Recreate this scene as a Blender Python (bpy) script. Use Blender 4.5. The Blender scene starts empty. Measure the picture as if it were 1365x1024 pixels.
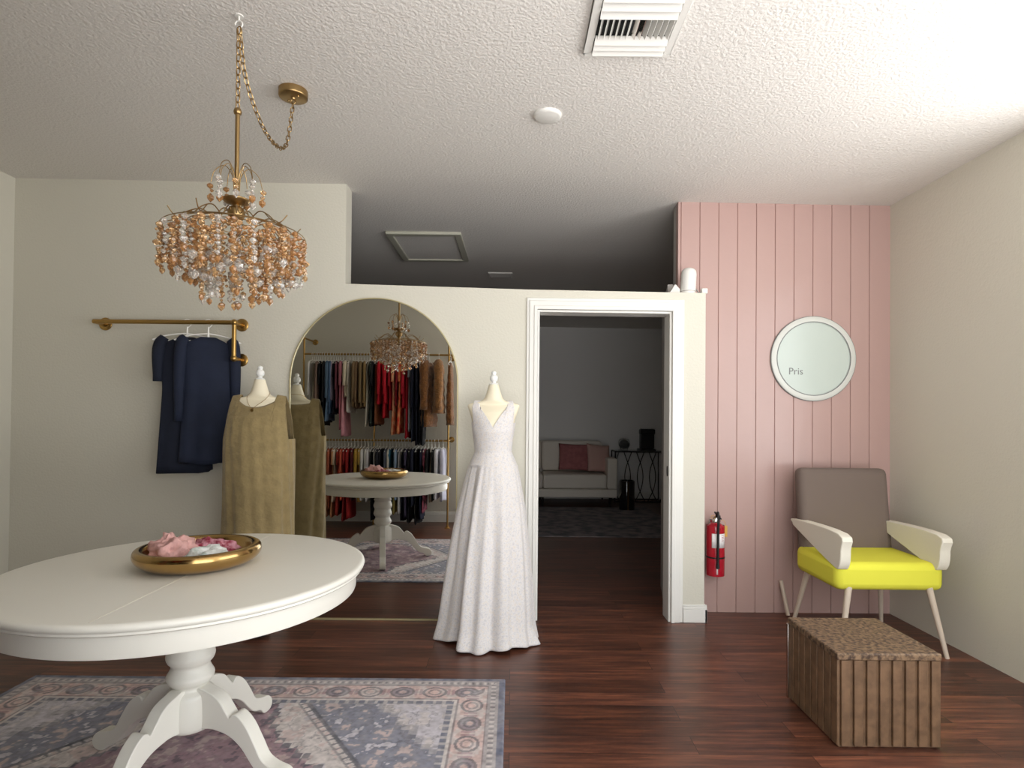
import bpy, bmesh, math, random
from mathutils import Vector, Matrix
import numpy as np

# ------------------------------------------------------------------ camera, world, daylight, exposure
scene = bpy.context.scene
col = scene.collection
PI = math.pi
FPX, PITCH, ROLL, CXP, CYP, EYE = 769.0, 0.0105, 0.0087, 682.5, 549.0, 1.33
cam_d = bpy.data.cameras.new('camera')
cam = bpy.data.objects.new('camera', cam_d)
col.objects.link(cam)
cam.location = (0, 0, EYE)
cam.rotation_euler = (PI / 2 + PITCH, -ROLL, 0)
cam_d.sensor_fit = 'HORIZONTAL'
cam_d.sensor_width = 36.0
cam_d.lens = FPX / 1365 * 36
cam_d.shift_y = (CYP - 512) / 1365
cam_d.clip_start = 0.02
scene.camera = cam
scene.view_settings.view_transform = 'Standard'
scene.view_settings.look = 'None'
scene.view_settings.gamma = 1
scene.view_settings.use_curve_mapping = False
scene.view_settings.exposure = 0.0

world = bpy.data.worlds.new('daylight')
scene.world = world
world.use_nodes = True
wn, wl = world.node_tree.nodes, world.node_tree.links
wn.clear()
w_out = wn.new('ShaderNodeOutputWorld')
w_bg = wn.new('ShaderNodeBackground')
w_tc = wn.new('ShaderNodeTexCoord')
w_sep = wn.new('ShaderNodeSeparateXYZ')
w_ramp = wn.new('ShaderNodeValToRGB')
w_map = wn.new('ShaderNodeMapRange')
w_map.inputs[1].default_value = -1
w_map.inputs[2].default_value = 1
wl.new(w_tc.outputs['Generated'], w_sep.inputs[0])
wl.new(w_sep.outputs['Z'], w_map.inputs[0])
wl.new(w_map.outputs[0], w_ramp.inputs[0])
wl.new(w_ramp.outputs[0], w_bg.inputs[0])
wl.new(w_bg.outputs[0], w_out.inputs[0])
e = w_ramp.color_ramp.elements
e[0].position = 0.0; e[0].color = (1.45, 1.45, 1.45, 1)      # sunlit paving outside
e[1].position = 1.0; e[1].color = (0.55, 0.62, 0.70, 1)
m_ = e.new(0.485); m_.color = (1.35, 1.35, 1.35, 1)
m_ = e.new(0.515); m_.color = (0.85, 0.88, 0.90, 1)
w_bg.inputs[1].default_value = 5.5

# room measures
Y_WALL, Y_PINK, Y_REAR, Y_FRONT, Y_BACK = 3.80, 4.00, 0.24, -0.75, 9.60
X_LEFT, X_RIGHT, X_REAR_END = -3.30, 2.62, -0.50
WIN_Y0, WIN_Y1, WIN_Z0, WIN_Z1 = 0.10, 2.75, 0.80, 2.66


def portal(name, loc, rot, sx, sy):
    d = bpy.data.lights.new(name, 'AREA')
    d.shape = 'RECTANGLE'
    d.size, d.size_y = sx, sy
    d.cycles.is_portal = True
    o = bpy.data.objects.new(name, d)
    col.objects.link(o)
    o.location = loc
    o.rotation_euler = rot
    return o


portal('window_daylight', (X_RIGHT + 0.14, (WIN_Y0 + WIN_Y1) / 2, (WIN_Z0 + WIN_Z1) / 2), (0, PI / 2, 0), WIN_Z1 - WIN_Z0, WIN_Y1 - WIN_Y0)
portal('storefront_daylight', ((X_REAR_END + X_RIGHT) / 2, Y_FRONT - 0.14, 1.33), (PI / 2, 0, 0), X_RIGHT - X_REAR_END, 2.6)


# ------------------------------------------------------------------ helpers
def cam_ray(px, py):
    c, s = math.cos(PI / 2 + PITCH), math.sin(PI / 2 + PITCH)
    v = Vector(((px - CXP) / FPX, -(py - CYP) / FPX, -1))
    v = Matrix.Rotation(-ROLL, 3, 'Y') @ (Matrix.Rotation(PI / 2 + PITCH, 3, 'X') @ v)
    return v


def at_y(px, py, y):
    d = cam_ray(px, py)
    return Vector((0, 0, EYE)) + d * (y / d.y)


def at_z(px, py, z):
    d = cam_ray(px, py)
    return Vector((0, 0, EYE)) + d * ((z - EYE) / d.z)


def ceil_z(x):
    return 2.855 - 0.010 * x


def lin(c):
    if isinstance(c, str):
        c = [int(c[i:i + 2], 16) for i in (0, 2, 4)]
    out = []
    for v in c:
        v = v / 255
        out.append(v / 12.92 if v <= 0.04045 else ((v + 0.055) / 1.055) ** 2.4)
    return tuple(out)


def smooth(pts, n=6, closed=False):
    """Catmull-Rom through points of any dimension"""
    P = [np.array(p, float) for p in pts]
    m = len(P)
    out = []
    for i in range(m if closed else m - 1):
        p1, p2 = P[i], P[(i + 1) % m]
        p0 = P[i - 1] if (closed or i > 0) else 2 * p1 - p2
        p3 = P[(i + 2) % m] if (closed or i + 2 < m) else 2 * p2 - p1
        for k in range(n):
            t = k / n
            out.append(tuple(0.5 * (2 * p1 + (p2 - p0) * t + (2 * p0 - 5 * p1 + 4 * p2 - p3) * t * t + (3 * p1 - p0 - 3 * p2 + p3) * t ** 3)))
    if not closed:
        out.append(tuple(P[-1]))
    return out


def interp(tab, x):
    xs = [t[0] for t in tab]
    return [float(np.interp(x, xs, [t[k] for t in tab])) for k in range(1, len(tab[0]))]


class MB:
    def __init__(s):
        s.v, s.f = [], []

    def add(s, vs, fs, M=None):
        b = len(s.v)
        s.v += [tuple(M @ Vector(v)) if M is not None else tuple(v) for v in vs]
        s.f += [tuple(i + b for i in f) for f in fs]
        return s

    def box(s, x0, x1, y0, y1, z0, z1, M=None):
        vs = [(x, y, z) for z in (z0, z1) for y in (y0, y1) for x in (x0, x1)]
        return s.add(vs, [(0, 2, 3, 1), (4, 5, 7, 6), (0, 1, 5, 4), (2, 6, 7, 3), (0, 4, 6, 2), (1, 3, 7, 5)], M)

    def loft(s, rings, cap=True, closed=True, M=None):
        n = len(rings[0])
        vs = [p for r in rings for p in r]
        fs = []
        for i in range(len(rings) - 1):
            for j in range(n if closed else n - 1):
                k = (j + 1) % n
                fs.append((i * n + j, i * n + k, (i + 1) * n + k, (i + 1) * n + j))
        if cap:
            fs.append(tuple(range(n))[::-1])
            fs.append(tuple((len(rings) - 1) * n + j for j in range(n)))
        return s.add(vs, fs, M)

    def lathe(s, prof, n=32, M=None, cap=True, loc=(0, 0, 0), sx=1, sy=1):
        rings = [[(loc[0] + sx * r * math.cos(2 * PI * j / n), loc[1] + sy * r * math.sin(2 * PI * j / n), loc[2] + z) for j in range(n)] for r, z in prof]
        return s.loft(rings, cap=cap, M=M)

    def tube(s, pts, r, n=8, cap=True, closed=False, M=None):
        P = [Vector(p) for p in pts]
        m = len(P)
        rs = r if isinstance(r, (list, tuple)) else [r] * m
        rings = []
        u = None
        for i in range(m):
            if closed:
                t = (P[(i + 1) % m] - P[i - 1])
            else:
                t = (P[min(i + 1, m - 1)] - P[max(i - 1, 0)])
            t.normalize()
            if u is None:
                a = Vector((0, 0, 1)) if abs(t.z) < 0.9 else Vector((1, 0, 0))
                u = t.cross(a).normalized()
            else:
                u = (u - t * u.dot(t)).normalized()
            w = t.cross(u)
            rings.append([tuple(P[i] + (u * math.cos(2 * PI * j / n) + w * math.sin(2 * PI * j / n)) * rs[i]) for j in range(n)])
        if closed:
            rings.append(rings[0])
            cap = False
        return s.loft(rings, cap=cap, M=M)

    def prism(s, outline, h0, h1, M=None):
        """outline (x, z) closed, extruded along y"""
        return s.loft([[(x, h0, z) for x, z in outline], [(x, h1, z) for x, z in outline]], M=M)

    def sphere(s, c, r, nu=16, nv=10, M=None, sc=(1, 1, 1)):
        prof = [(max(1e-4, math.sin(PI * k / nv)) * r, -math.cos(PI * k / nv) * r) for k in range(nv + 1)]
        rings = [[(c[0] + sc[0] * q * math.cos(2 * PI * j / nu), c[1] + sc[1] * q * math.sin(2 * PI * j / nu), c[2] + sc[2] * z) for j in range(nu)] for q, z in prof]
        return s.loft(rings, M=M)

    def gem(s, c, r, h, n=6, tw=0.0):
        """small faceted bead / drop: two cones around a belt"""
        vs = [(c[0], c[1], c[2] + h)]
        for z, q in ((h * .35, r), (-h * .25, r * .95)):
            vs += [(c[0] + q * math.cos(2 * PI * (j + tw) / n), c[1] + q * math.sin(2 * PI * (j + tw) / n), c[2] + z) for j in range(n)]
        vs.append((c[0], c[1], c[2] - h))
        fs = []
        for j in range(n):
            k = (j + 1) % n
            fs += [(0, 1 + j, 1 + k), (1 + j, 1 + n + j, 1 + n + k, 1 + k), (1 + n + j, 2 * n + 1, 1 + n + k)]
        return s.add(vs, fs)

    def grid(s, fn, nu, nv, wrap=False):
        vs = [fn(i, j) for j in range(nv) for i in range(nu)]
        fs = []
        for j in range(nv - 1):
            for i in range(nu if wrap else nu - 1):
                k = (i + 1) % nu
                fs.append((j * nu + i, j * nu + k, (j + 1) * nu + k, (j + 1) * nu + i))
        return s.add(vs, fs)

    def build(s, name, mat, parent=None, shade=35, bevel=0, seg=2, solid=0, subsurf=0):
        me = bpy.data.meshes.new(name)
        me.from_pydata(s.v, [], s.f)
        bm = bmesh.new()
        bm.from_mesh(me)
        bmesh.ops.remove_doubles(bm, verts=bm.verts, dist=1e-6)
        bmesh.ops.recalc_face_normals(bm, faces=bm.faces)
        bm.to_mesh(me)
        bm.free()
        if shade:
            me.polygons.foreach_set('use_smooth', [True] * len(me.polygons))
            if shade < 180:
                me.set_sharp_from_angle(angle=math.radians(shade))
        me.materials.append(mat)
        o = bpy.data.objects.new(name, me)
        col.objects.link(o)
        if parent is not None:
            o.parent = parent
        if solid:
            md = o.modifiers.new('thickness', 'SOLIDIFY')
            md.thickness = solid
            md.offset = -1
        if bevel:
            md = o.modifiers.new('bevel', 'BEVEL')
            md.width = bevel
            md.segments = seg
            md.limit_method = 'ANGLE'
            md.angle_limit = math.radians(40)
        if subsurf:
            md = o.modifiers.new('subsurf', 'SUBSURF')
            md.levels = md.render_levels = subsurf
        return o


def tag(o, label, cat, group=None, kind=None):
    o['label'] = label
    o['category'] = cat
    if group:
        o['group'] = group
    if kind:
        o['kind'] = kind
    return o


def thing(name, label, cat, loc=(0, 0, 0), rz=0, group=None):
    o = bpy.data.objects.new(name, None)
    o.empty_display_size = 0.05
    col.objects.link(o)
    o.location = loc
    o.rotation_euler = (0, 0, rz)
    return tag(o, label, cat, group)


def struct(o, label, cat):
    return tag(o, label, cat, kind='structure')


# ------------------------------------------------------------------ materials
def mat(name, c, rough=0.5, metal=0.0, bump=0.0, bscale=60, bdist=0.01, vary=0.0, vscale=8, c2=None, coat=0.0, trans=0.0, ior=1.45, spec=0.5, sheen=0.0, detail=3):
    m = bpy.data.materials.new(name)
    m.use_nodes = True
    nt = m.node_tree
    b = nt.nodes['Principled BSDF']
    rgb = lin(c)
    b.inputs['Base Color'].default_value = (*rgb, 1)
    b.inputs['Roughness'].default_value = rough
    b.inputs['Metallic'].default_value = metal
    b.inputs['IOR'].default_value = ior
    b.inputs['Transmission Weight'].default_value = trans
    b.inputs['Coat Weight'].default_value = coat
    b.inputs['Specular IOR Level'].default_value = spec
    if sheen:
        b.inputs['Sheen Weight'].default_value = sheen
    tc = nt.nodes.new('ShaderNodeTexCoord')
    if vary or c2:
        nz = nt.nodes.new('ShaderNodeTexNoise')
        nz.inputs['Scale'].default_value = vscale
        nz.inputs['Detail'].default_value = 4
        nt.links.new(tc.outputs['Object'], nz.inputs['Vector'])
        mx = nt.nodes.new('ShaderNodeMix')
        mx.data_type = 'RGBA'
        other = lin(c2) if c2 else tuple(x * (1 - vary) for x in rgb)
        mx.inputs[6].default_value = (*rgb, 1)
        mx.inputs[7].default_value = (*other, 1)
        rp = nt.nodes.new('ShaderNodeMapRange')
        rp.inputs[1].default_value = 0.38
        rp.inputs[2].default_value = 0.62
        nt.links.new(nz.outputs[0], rp.inputs[0])
        nt.links.new(rp.outputs[0], mx.inputs[0])
        nt.links.new(mx.outputs[2], b.inputs['Base Color'])
    if bump:
        nb = nt.nodes.new('ShaderNodeTexNoise')
        nb.inputs['Scale'].default_value = bscale
        nb.inputs['Detail'].default_value = detail
        nt.links.new(tc.outputs['Object'], nb.inputs['Vector'])
        bp = nt.nodes.new('ShaderNodeBump')
        bp.inputs['Strength'].default_value = bump
        bp.inputs['Distance'].default_value = bdist
        nt.links.new(nb.outputs[0], bp.inputs['Height'])
        nt.links.new(bp.outputs[0], b.inputs['Normal'])
    return m


def floor_material():
    m = bpy.data.materials.new('dark_laminate')
    m.use_nodes = True
    nt = m.node_tree
    N, L = nt.nodes, nt.links
    b = N['Principled BSDF']
    tc = N.new('ShaderNodeTexCoord')
    br = N.new('ShaderNodeTexBrick')
    br.inputs['Scale'].default_value = 1.0
    br.inputs['Brick Width'].default_value = 1.2
    br.inputs['Row Height'].default_value = 0.128
    br.inputs['Mortar Size'].default_value = 0.0012
    br.inputs['Mortar Smooth'].default_value = 0.1
    br.inputs['Bias'].default_value = 0.0
    br.offset = 0.37
    br.inputs['Color1'].default_value = (0.0, 0.0, 0.0, 1)
    br.inputs['Color2'].default_value = (1, 1, 1, 1)
    br.inputs['Mortar'].default_value = (0.5, 0.5, 0.5, 1)
    L.new(tc.outputs['Object'], br.inputs['Vector'])
    mp = N.new('ShaderNodeMapping')
    mp.inputs['Scale'].default_value = (1.6, 22, 1)
    L.new(tc.outputs['Object'], mp.inputs['Vector'])
    # shift the grain from plank to plank
    ad = N.new('ShaderNodeVectorMath')
    ad.operation = 'MULTIPLY_ADD'
    ad.inputs[1].default_value = (7, 3, 5)
    L.new(br.outputs['Color'], ad.inputs[0])
    L.new(mp.outputs[0], ad.inputs[2])
    nz = N.new('ShaderNodeTexNoise')
    nz.inputs['Scale'].default_value = 1.6
    nz.inputs['Detail'].default_value = 7
    nz.inputs['Roughness'].default_value = 0.65
    L.new(ad.outputs[0], nz.inputs['Vector'])
    rp = N.new('ShaderNodeValToRGB')
    el = rp.color_ramp.elements
    el[0].position, el[0].color = 0.30, (*lin('402720'), 1)
    el[1].position, el[1].color = 0.72, (*lin('8c553d'), 1)
    q = el.new(0.5); q.color = (*lin('603a2c'), 1)
    L.new(nz.outputs[0], rp.inputs[0])
    tone = N.new('ShaderNodeMix'); tone.data_type = 'RGBA'; tone.blend_type = 'MULTIPLY'
    tone.inputs[0].default_value = 1.0
    tr = N.new('ShaderNodeMapRange')
    tr.inputs[3].default_value = 0.62
    tr.inputs[4].default_value = 1.15
    L.new(br.outputs['Color'], tr.inputs[0])
    L.new(rp.outputs[0], tone.inputs[6])
    L.new(tr.outputs[0], tone.inputs[7])
    seam = N.new('ShaderNodeMix'); seam.data_type = 'RGBA'
    seam.inputs[7].default_value = (*lin('1a0e0b'), 1)
    L.new(br.outputs['Fac'], seam.inputs[0])
    L.new(tone.outputs[2], seam.inputs[6])
    L.new(seam.outputs[2], b.inputs['Base Color'])
    b.inputs['Roughness'].default_value = 0.34
    b.inputs['Specular IOR Level'].default_value = 0.42
    bp = N.new('ShaderNodeBump')
    bp.inputs['Strength'].default_value = 0.12
    bp.inputs['Distance'].default_value = 0.004
    L.new(nz.outputs[0], bp.inputs['Height'])
    L.new(bp.outputs[0], b.inputs['Normal'])
    return m


def attr_material(name, rough=0.9, bump=0.4, bscale=300):
    m = mat(name, (200, 200, 200), rough, bump=bump, bscale=bscale, bdist=0.002)
    nt = m.node_tree
    a = nt.nodes.new('ShaderNodeAttribute')
    a.attribute_name = 'weave'
    nt.links.new(a.outputs['Color'], nt.nodes['Principled BSDF'].inputs['Base Color'])
    return m


def pane_material():
    m = bpy.data.materials.new('window_glass')
    m.use_nodes = True
    nt = m.node_tree
    nt.nodes.clear()
    o = nt.nodes.new('ShaderNodeOutputMaterial')
    t = nt.nodes.new('ShaderNodeBsdfTransparent')
    g = nt.nodes.new('ShaderNodeBsdfGlossy')
    g.inputs['Roughness'].default_value = 0.0
    x = nt.nodes.new('ShaderNodeMixShader')
    x.inputs[0].default_value = 0.06
    nt.links.new(t.outputs[0], x.inputs[1])
    nt.links.new(g.outputs[0], x.inputs[2])
    nt.links.new(x.outputs[0], o.inputs[0])
    return m


M = {
    'ceiling': mat('ceiling_texture', (226, 222, 216), 0.85, bump=0.45, bscale=75, bdist=0.010, detail=2),
    'cream': mat('cream_wall', (211, 207, 193), 0.62, bump=0.28, bscale=70, bdist=0.006),
    'greywall': mat('grey_wall', (168, 163, 158), 0.8, bump=0.1, bscale=70, bdist=0.004),
    'backwall': mat('back_room_wall', (232, 230, 228), 0.75, bump=0.1, bscale=60, bdist=0.004),
    'pink': mat('pink_paint', (182, 152, 145), 0.26, bump=0.10, bscale=14, bdist=0.01, spec=0.5),
    'white': mat('white_trim', (229, 227, 221), 0.4),
    'tablewhite': mat('white_painted_wood', (232, 229, 219), 0.38),
    'floor': floor_material(),
    'brass': mat('brushed_brass', (176, 142, 84), 0.32, 1.0),
    'goldtray': mat('polished_gold', (178, 146, 94), 0.18, 1.0),
    'antique': mat('antique_gold', (168, 140, 96), 0.35, 1.0),
    'amber': mat('amber_crystal', (246, 208, 158), 0.03, trans=0.85, ior=1.6),
    'champagne': mat('champagne_crystal', (206, 156, 102), 0.05, trans=0.65, ior=1.6),
    'clear': mat('clear_crystal', (255, 250, 242), 0.02, trans=0.8, ior=1.7),
    'mirror': mat('mirror_glass', (214, 214, 210), 0.0, 1.0),
    'ivory': mat('ivory_form', (240, 230, 204), 0.55),
    'finial': mat('white_finial', (240, 240, 236), 0.3),
    'linen': mat('olive_linen', (150, 131, 90), 0.9, bump=0.8, bscale=14, bdist=0.02, vary=0.14, vscale=18, sheen=0.2, detail=5),
    'hanger': mat('white_hanger', (236, 234, 228), 0.4),
    'black': mat('black_plastic', (22, 22, 24), 0.4),
    'darkmetal': mat('dark_metal', (52, 48, 46), 0.35, 0.8),
    'sofa': mat('oatmeal_upholstery', (236, 228, 216), 0.9, bump=0.2, bscale=220, bdist=0.003),
    'pillow': mat('dusty_rose_fabric', (176, 112, 112), 0.9, vary=0.2, vscale=14),
    'blush': mat('blush_fabric', (206, 168, 158), 0.9),
    'red': mat('red_enamel', (172, 20, 40), 0.25, coat=0.4),
    'label': mat('white_label', (238, 232, 232), 0.5),
    'taupe': mat('taupe_fabric', (112, 98, 90), 0.9),
    'creamfab': mat('cream_fabric', (226, 220, 204), 0.85),
    'yellow': mat('yellow_fabric', (226, 222, 70), 0.8),
    'palewood': mat('pale_wood', (206, 190, 172), 0.5),
    'crate': mat('brown_wood', (118, 90, 66), 0.55, vary=0.3, vscale=20),
    'navy': mat('navy_fabric', (30, 36, 58), 0.9, bump=0.3, bscale=40),
    'sign': mat('white_acrylic', (192, 202, 194), 0.2),
    'signrim': mat('pale_rim', (208, 209, 202), 0.3),
    'grey': mat('grey_print', (126, 128, 126), 0.5),
    'chrome': mat('chrome', (210, 206, 200), 0.15, 1.0),
    'glass': mat('clear_glass', (240, 245, 245), 0.03, trans=0.9),
    'pane': pane_material(),
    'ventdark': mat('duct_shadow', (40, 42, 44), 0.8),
    'tan_tag': mat('paper_tag', (206, 160, 80), 0.7),
    'darkrug': mat('dark_rug', (150, 140, 140), 0.95, c2=(100, 98, 104), vscale=7),
}

# ------------------------------------------------------------------ the room
b = MB(); b.box(X_LEFT - .1, X_RIGHT + .1, Y_FRONT - .1, Y_BACK + .1, -0.1, 0)
struct(b.build('floor', M['floor'], shade=0), 'dark red-brown wood plank floor', 'floor')
b = MB()
xs = (X_LEFT - .1, X_RIGHT + .1)
vs = [(x, y, ceil_z(x) + dz) for dz in (0, .1) for y in (Y_FRONT - .1, Y_BACK + .1) for x in xs]
b.add(vs, [(0, 2, 3, 1), (4, 5, 7, 6), (0, 1, 5, 4), (2, 6, 7, 3), (0, 4, 6, 2), (1, 3, 7, 5)])
struct(b.build('ceiling', M['ceiling'], shade=0), 'off-white stippled ceiling', 'ceiling')

# front wall: full height at left, half wall with a doorway at right; one outline with a doorway notch
DX0, DX1, DZ = 0.162, 1.050, 2.046
X_JOG, X_END = -1.108, 1.272
T = 0.13
b = MB()
outline = [(X_LEFT, 0), (DX0, 0), (DX0, DZ), (DX1, DZ - .006), (DX1, 0), (X_END, 0), (X_END, 2.165), (0.094, 2.178), (X_JOG, 2.206), (X_JOG, ceil_z(X_JOG) + .02), (X_LEFT, ceil_z(X_LEFT) + .02)]
b.prism(outline, Y_WALL, Y_WALL + T)
struct(b.build('wall_front', M['cream'], shade=0), 'cream textured wall, full height at left and open above the half wall with the doorway', 'wall')

# door casing: three stepped mouldings, jamb lining
b = MB()
for w0, w1, d in ((0.0, 0.070, 0.012), (0.0, 0.052, 0.020), (0.0, 0.022, 0.026)):
    o_ = [(DX0 - w1, 0), (DX0 - w0, 0), (DX0 - w0, DZ + w0), (DX1 + w0, DZ - .006 + w0), (DX1 + w0, 0), (DX1 + w1 * 1.12, 0), (DX1 + w1 * 1.12, DZ - .006 + w1 * 1.1), (DX0 - w1, DZ + w1 * 1.1)]
    b.prism(o_, Y_WALL - d, Y_WALL)
lin_o = [(DX0, 0), (DX0 + .015, 0), (DX0 + .015, DZ - .015), (DX1 - .015, DZ - .021), (DX1 - .015, 0), (DX1, 0), (DX1, DZ - .006), (DX0, DZ)]
b.prism(lin_o, Y_WALL - .004, Y_WALL + T + .004)
dc = struct(b.build('trim_1', M['white'], bevel=.003), 'white stepped casing around the doorway', 'door casing')
b = MB()
pr = [(0.013 * math.cos(2 * PI * k / 20), 0.034 * math.sin(2 * PI * k / 20)) for k in range(20)]
b.prism(pr, 0, .004, M=Matrix.Translation((DX1 - .0155, Y_WALL + .03, 0.985)) @ Matrix.Rotation(PI / 2, 4, 'Z'))
b.build('strike_plate', M['darkmetal'], dc)['label'] = 'dark oval latch plate'


def baseboard(name, x0, x1, yf, sgn, label, h=0.115, end=False):
    """board against a wall plane y = yf, protruding by sgn"""
    b = MB()
    b.box(x0, x1, *sorted((yf, yf + sgn * .016)), 0, h - .028)
    b.box(x0, x1, *sorted((yf, yf + sgn * .011)), h - .028, h - .012)
    b.box(x0, x1, *sorted((yf, yf + sgn * .007)), h - .012, h)
    return struct(b.build(name, M['white'], bevel=.003), label, 'baseboard')


baseboard('baseboard_front', DX1 + .08, X_END + .016, Y_WALL, -1, 'white stepped baseboard right of the doorway')
baseboard('baseboard_middle', -0.32, DX0 - .072, Y_WALL, -1, 'white baseboard between mirror and doorway')
baseboard('baseboard_left', X_LEFT, -1.47, Y_WALL, -1, 'white baseboard left of the mirror')
b = MB(); b.box(X_END, X_END + .016, Y_WALL - .016, Y_WALL + T, 0, .09); b.box(X_END, X_END + .009, Y_WALL - .009, Y_WALL + T, .09, .115)
struct(b.build('baseboard_end', M['white'], bevel=.003), 'white baseboard wrapping the end of the half wall', 'baseboard')

# pink wall of vertical boards with grooves, plus its plain grey end
PX0 = at_y(903.5, 400, Y_PINK).x
first = at_y(956.5, 600, Y_PINK).x
PITCHB = 0.1312
joints = [first + PITCHB * k for k in range(-2, 9)]
prof = [(PX0, 0.0)]
for j in joints:
    if PX0 + .01 < j < X_RIGHT:
        prof += [(j - .004, 0), (j - .0012, .007), (j + .0012, .007), (j + .004, 0)]
prof += [(X_RIGHT, 0)]
b = MB()
H_ = ceil_z(1.0) + .02
o_ = [(x, Y_PINK + d) for x, d in prof] + [(X_RIGHT, Y_PINK + .05), (PX0, Y_PINK + .05)]
b.loft([[(x, y, 0) for x, y in o_], [(x, y, H_) for x, y in o_]])
struct(b.build('wall_pink', M['pink'], shade=0), 'pink wall of vertical grooved boards', 'wall')
b = MB(); b.box(PX0 + .001, X_RIGHT, Y_PINK + .05, Y_PINK + .12, 0, H_)
struct(b.build('wall_pink_core', M['greywall'], shade=0), 'pale end of the partition behind the pink boards', 'wall')

# other walls
b = MB(); b.box(X_LEFT - .1, X_LEFT, Y_REAR - .1, Y_BACK, 0, 2.95)
struct(b.build('wall_left', M['cream'], shade=0), 'cream left side wall', 'wall')
b = MB(); b.box(X_LEFT - .1, X_REAR_END, Y_REAR - .12, Y_REAR, 0, 2.95)
struct(b.build('wall_rear', M['cream'], shade=0), 'grey rear wall behind the clothes rack, seen in the mirror', 'wall')
baseboard('baseboard_rear', X_LEFT, X_REAR_END, Y_REAR, 1, 'white baseboard under the clothes rack, seen in the mirror', h=.13)
b = MB(); b.box(X_REAR_END - .1, X_REAR_END, Y_FRONT - .1, Y_REAR - .12, 0, 2.95)
struct(b.build('wall_entry', M['cream'], shade=0), 'cream return wall beside the entrance', 'wall')
b = MB()
b.box(X_RIGHT, X_RIGHT + .1, Y_FRONT - .1, Y_BACK, 0, WIN_Z0)
b.box(X_RIGHT, X_RIGHT + .1, Y_FRONT - .1, Y_BACK, WIN_Z1, 2.95)
b.box(X_RIGHT, X_RIGHT + .1, Y_FRONT - .1, WIN_Y0, WIN_Z0, WIN_Z1)
b.box(X_RIGHT, X_RIGHT + .1, WIN_Y1, Y_BACK, WIN_Z0, WIN_Z1)
struct(b.build('wall_right', M['cream'], shade=0), 'cream right side wall with the shop window', 'wall')
b = MB(); b.box(X_LEFT - .1, X_RIGHT + .1, Y_BACK, Y_BACK + .1, 0, 2.95)
struct(b.build('wall_back', M['backwall'], shade=0), 'grey far wall of the dim back room', 'wall')
baseboard('baseboard_back', X_LEFT, X_RIGHT, Y_BACK, -1, 'white baseboard along the far wall of the back room')
b = MB(); b.box(X_REAR_END, X_RIGHT + .1, Y_FRONT - .1, Y_FRONT, 2.63, 2.95)
struct(b.build('wall_storefront', M['cream'], shade=0), 'cream header above the storefront glass', 'wall')
# stub wall running back from the right door jamb
pA, pB = Vector((1.056, Y_WALL + T + .004, 0)), Vector((1.197, 4.62, 0))
b = MB()
d_ = (pB - pA).normalized(); n_ = Vector((d_.y, -d_.x, 0)) * .035
q = [pA, pB, pB + n_, pA + n_]
b.loft([[(p.x, p.y, 0) for p in q], [(p.x, p.y, 2.25) for p in q]])
struct(b.build('wall_hall', M['greywall'], shade=0), 'narrow grey wall running back from the right door jamb', 'wall')


def window(name, ax, fixed, a0, a1, z0, z1, mull, label):
    """frame + pane; ax 'x' spans X at y=fixed, 'y' spans Y at x=fixed"""
    b = MB(); w = .05

    def bx(u0, u1, q0, q1, th, B):
        if ax == 'y':
            B.box(fixed - th, fixed + th, u0, u1, q0, q1)
        else:
            B.box(u0, u1, fixed - th, fixed + th, q0, q1)
    bx(a0, a1, z0, z0 + w, .03, b); bx(a0, a1, z1 - w, z1, .03, b)
    n = mull + 1
    for k in range(n + 1):
        u = a0 + (a1 - a0) * k / n
        u0 = min(max(u - w / 2, a0), a1 - w)
        bx(u0, u0 + w, z0 + w, z1 - w, .03, b)
    o = struct(b.build(name, M['white'], shade=0), label, 'window')
    for k in range(n):
        g = MB()
        bx(a0 + (a1 - a0) * k / n + .02, a0 + (a1 - a0) * (k + 1) / n - .02, z0 + .02, z1 - .02, .003, g)
        g.build('pane', M['pane'], o, shade=0)
    return o


window('window_1', 'y', X_RIGHT + .05, WIN_Y0, WIN_Y1, WIN_Z0, WIN_Z1, 1, 'bright shop window in the right side wall')
window('window_2', 'x', Y_FRONT - .05, X_REAR_END, X_RIGHT, 0.0, 2.63, 2, 'storefront glazing at the entrance behind the viewer')


# ------------------------------------------------------------------ ceiling things
def on_ceiling(px, py):
    z = 2.85
    for _ in range(4):
        p = at_z(px, py, z)
        z = ceil_z(p.x)
    return p


cA, cB = on_ceiling(787, 35), on_ceiling(778, 70.5)
vx0, vx1, vy1 = on_ceiling(778, 70).x, on_ceiling(891, 73).x, on_ceiling(834, 72).y
vy0 = vy1 - .46
vz = ceil_z((vx0 + vx1) / 2)
t = thing('ceiling_vent', 'white louvred air vent in the ceiling at the top of the picture', 'vent', ((vx0 + vx1) / 2, (vy0 + vy1) / 2, vz))
hw, hl = (vx1 - vx0) / 2, (vy1 - vy0) / 2
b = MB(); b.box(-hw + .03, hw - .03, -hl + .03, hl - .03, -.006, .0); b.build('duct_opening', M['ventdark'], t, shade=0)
b = MB()
for a in ((-hw, hw, -hl, -hl + .035), (-hw, hw, hl - .022, hl), (-hw, -hw + .03, -hl + .035, hl - .022), (hw - .03, hw, -hl + .035, hl - .022)):
    b.box(*a, -.014, .0)
b.build('vent_frame', M['white'], t, bevel=.003)
ysl = [hl - .044, hl - .078, hl - .111, hl - .262, hl - .305, hl - .35, hl - .395]
for k, y in enumerate(ysl):
    b = MB()
    Mx = Matrix.Translation((0, y, -.018)) @ Matrix.Rotation(math.radians(-24), 4, 'X')
    b.box(-hw + .032, hw - .032, -.019, .019, -.0015, .0015, Mx)
    b.build('louvre', M['white'], t, shade=0)
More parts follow.
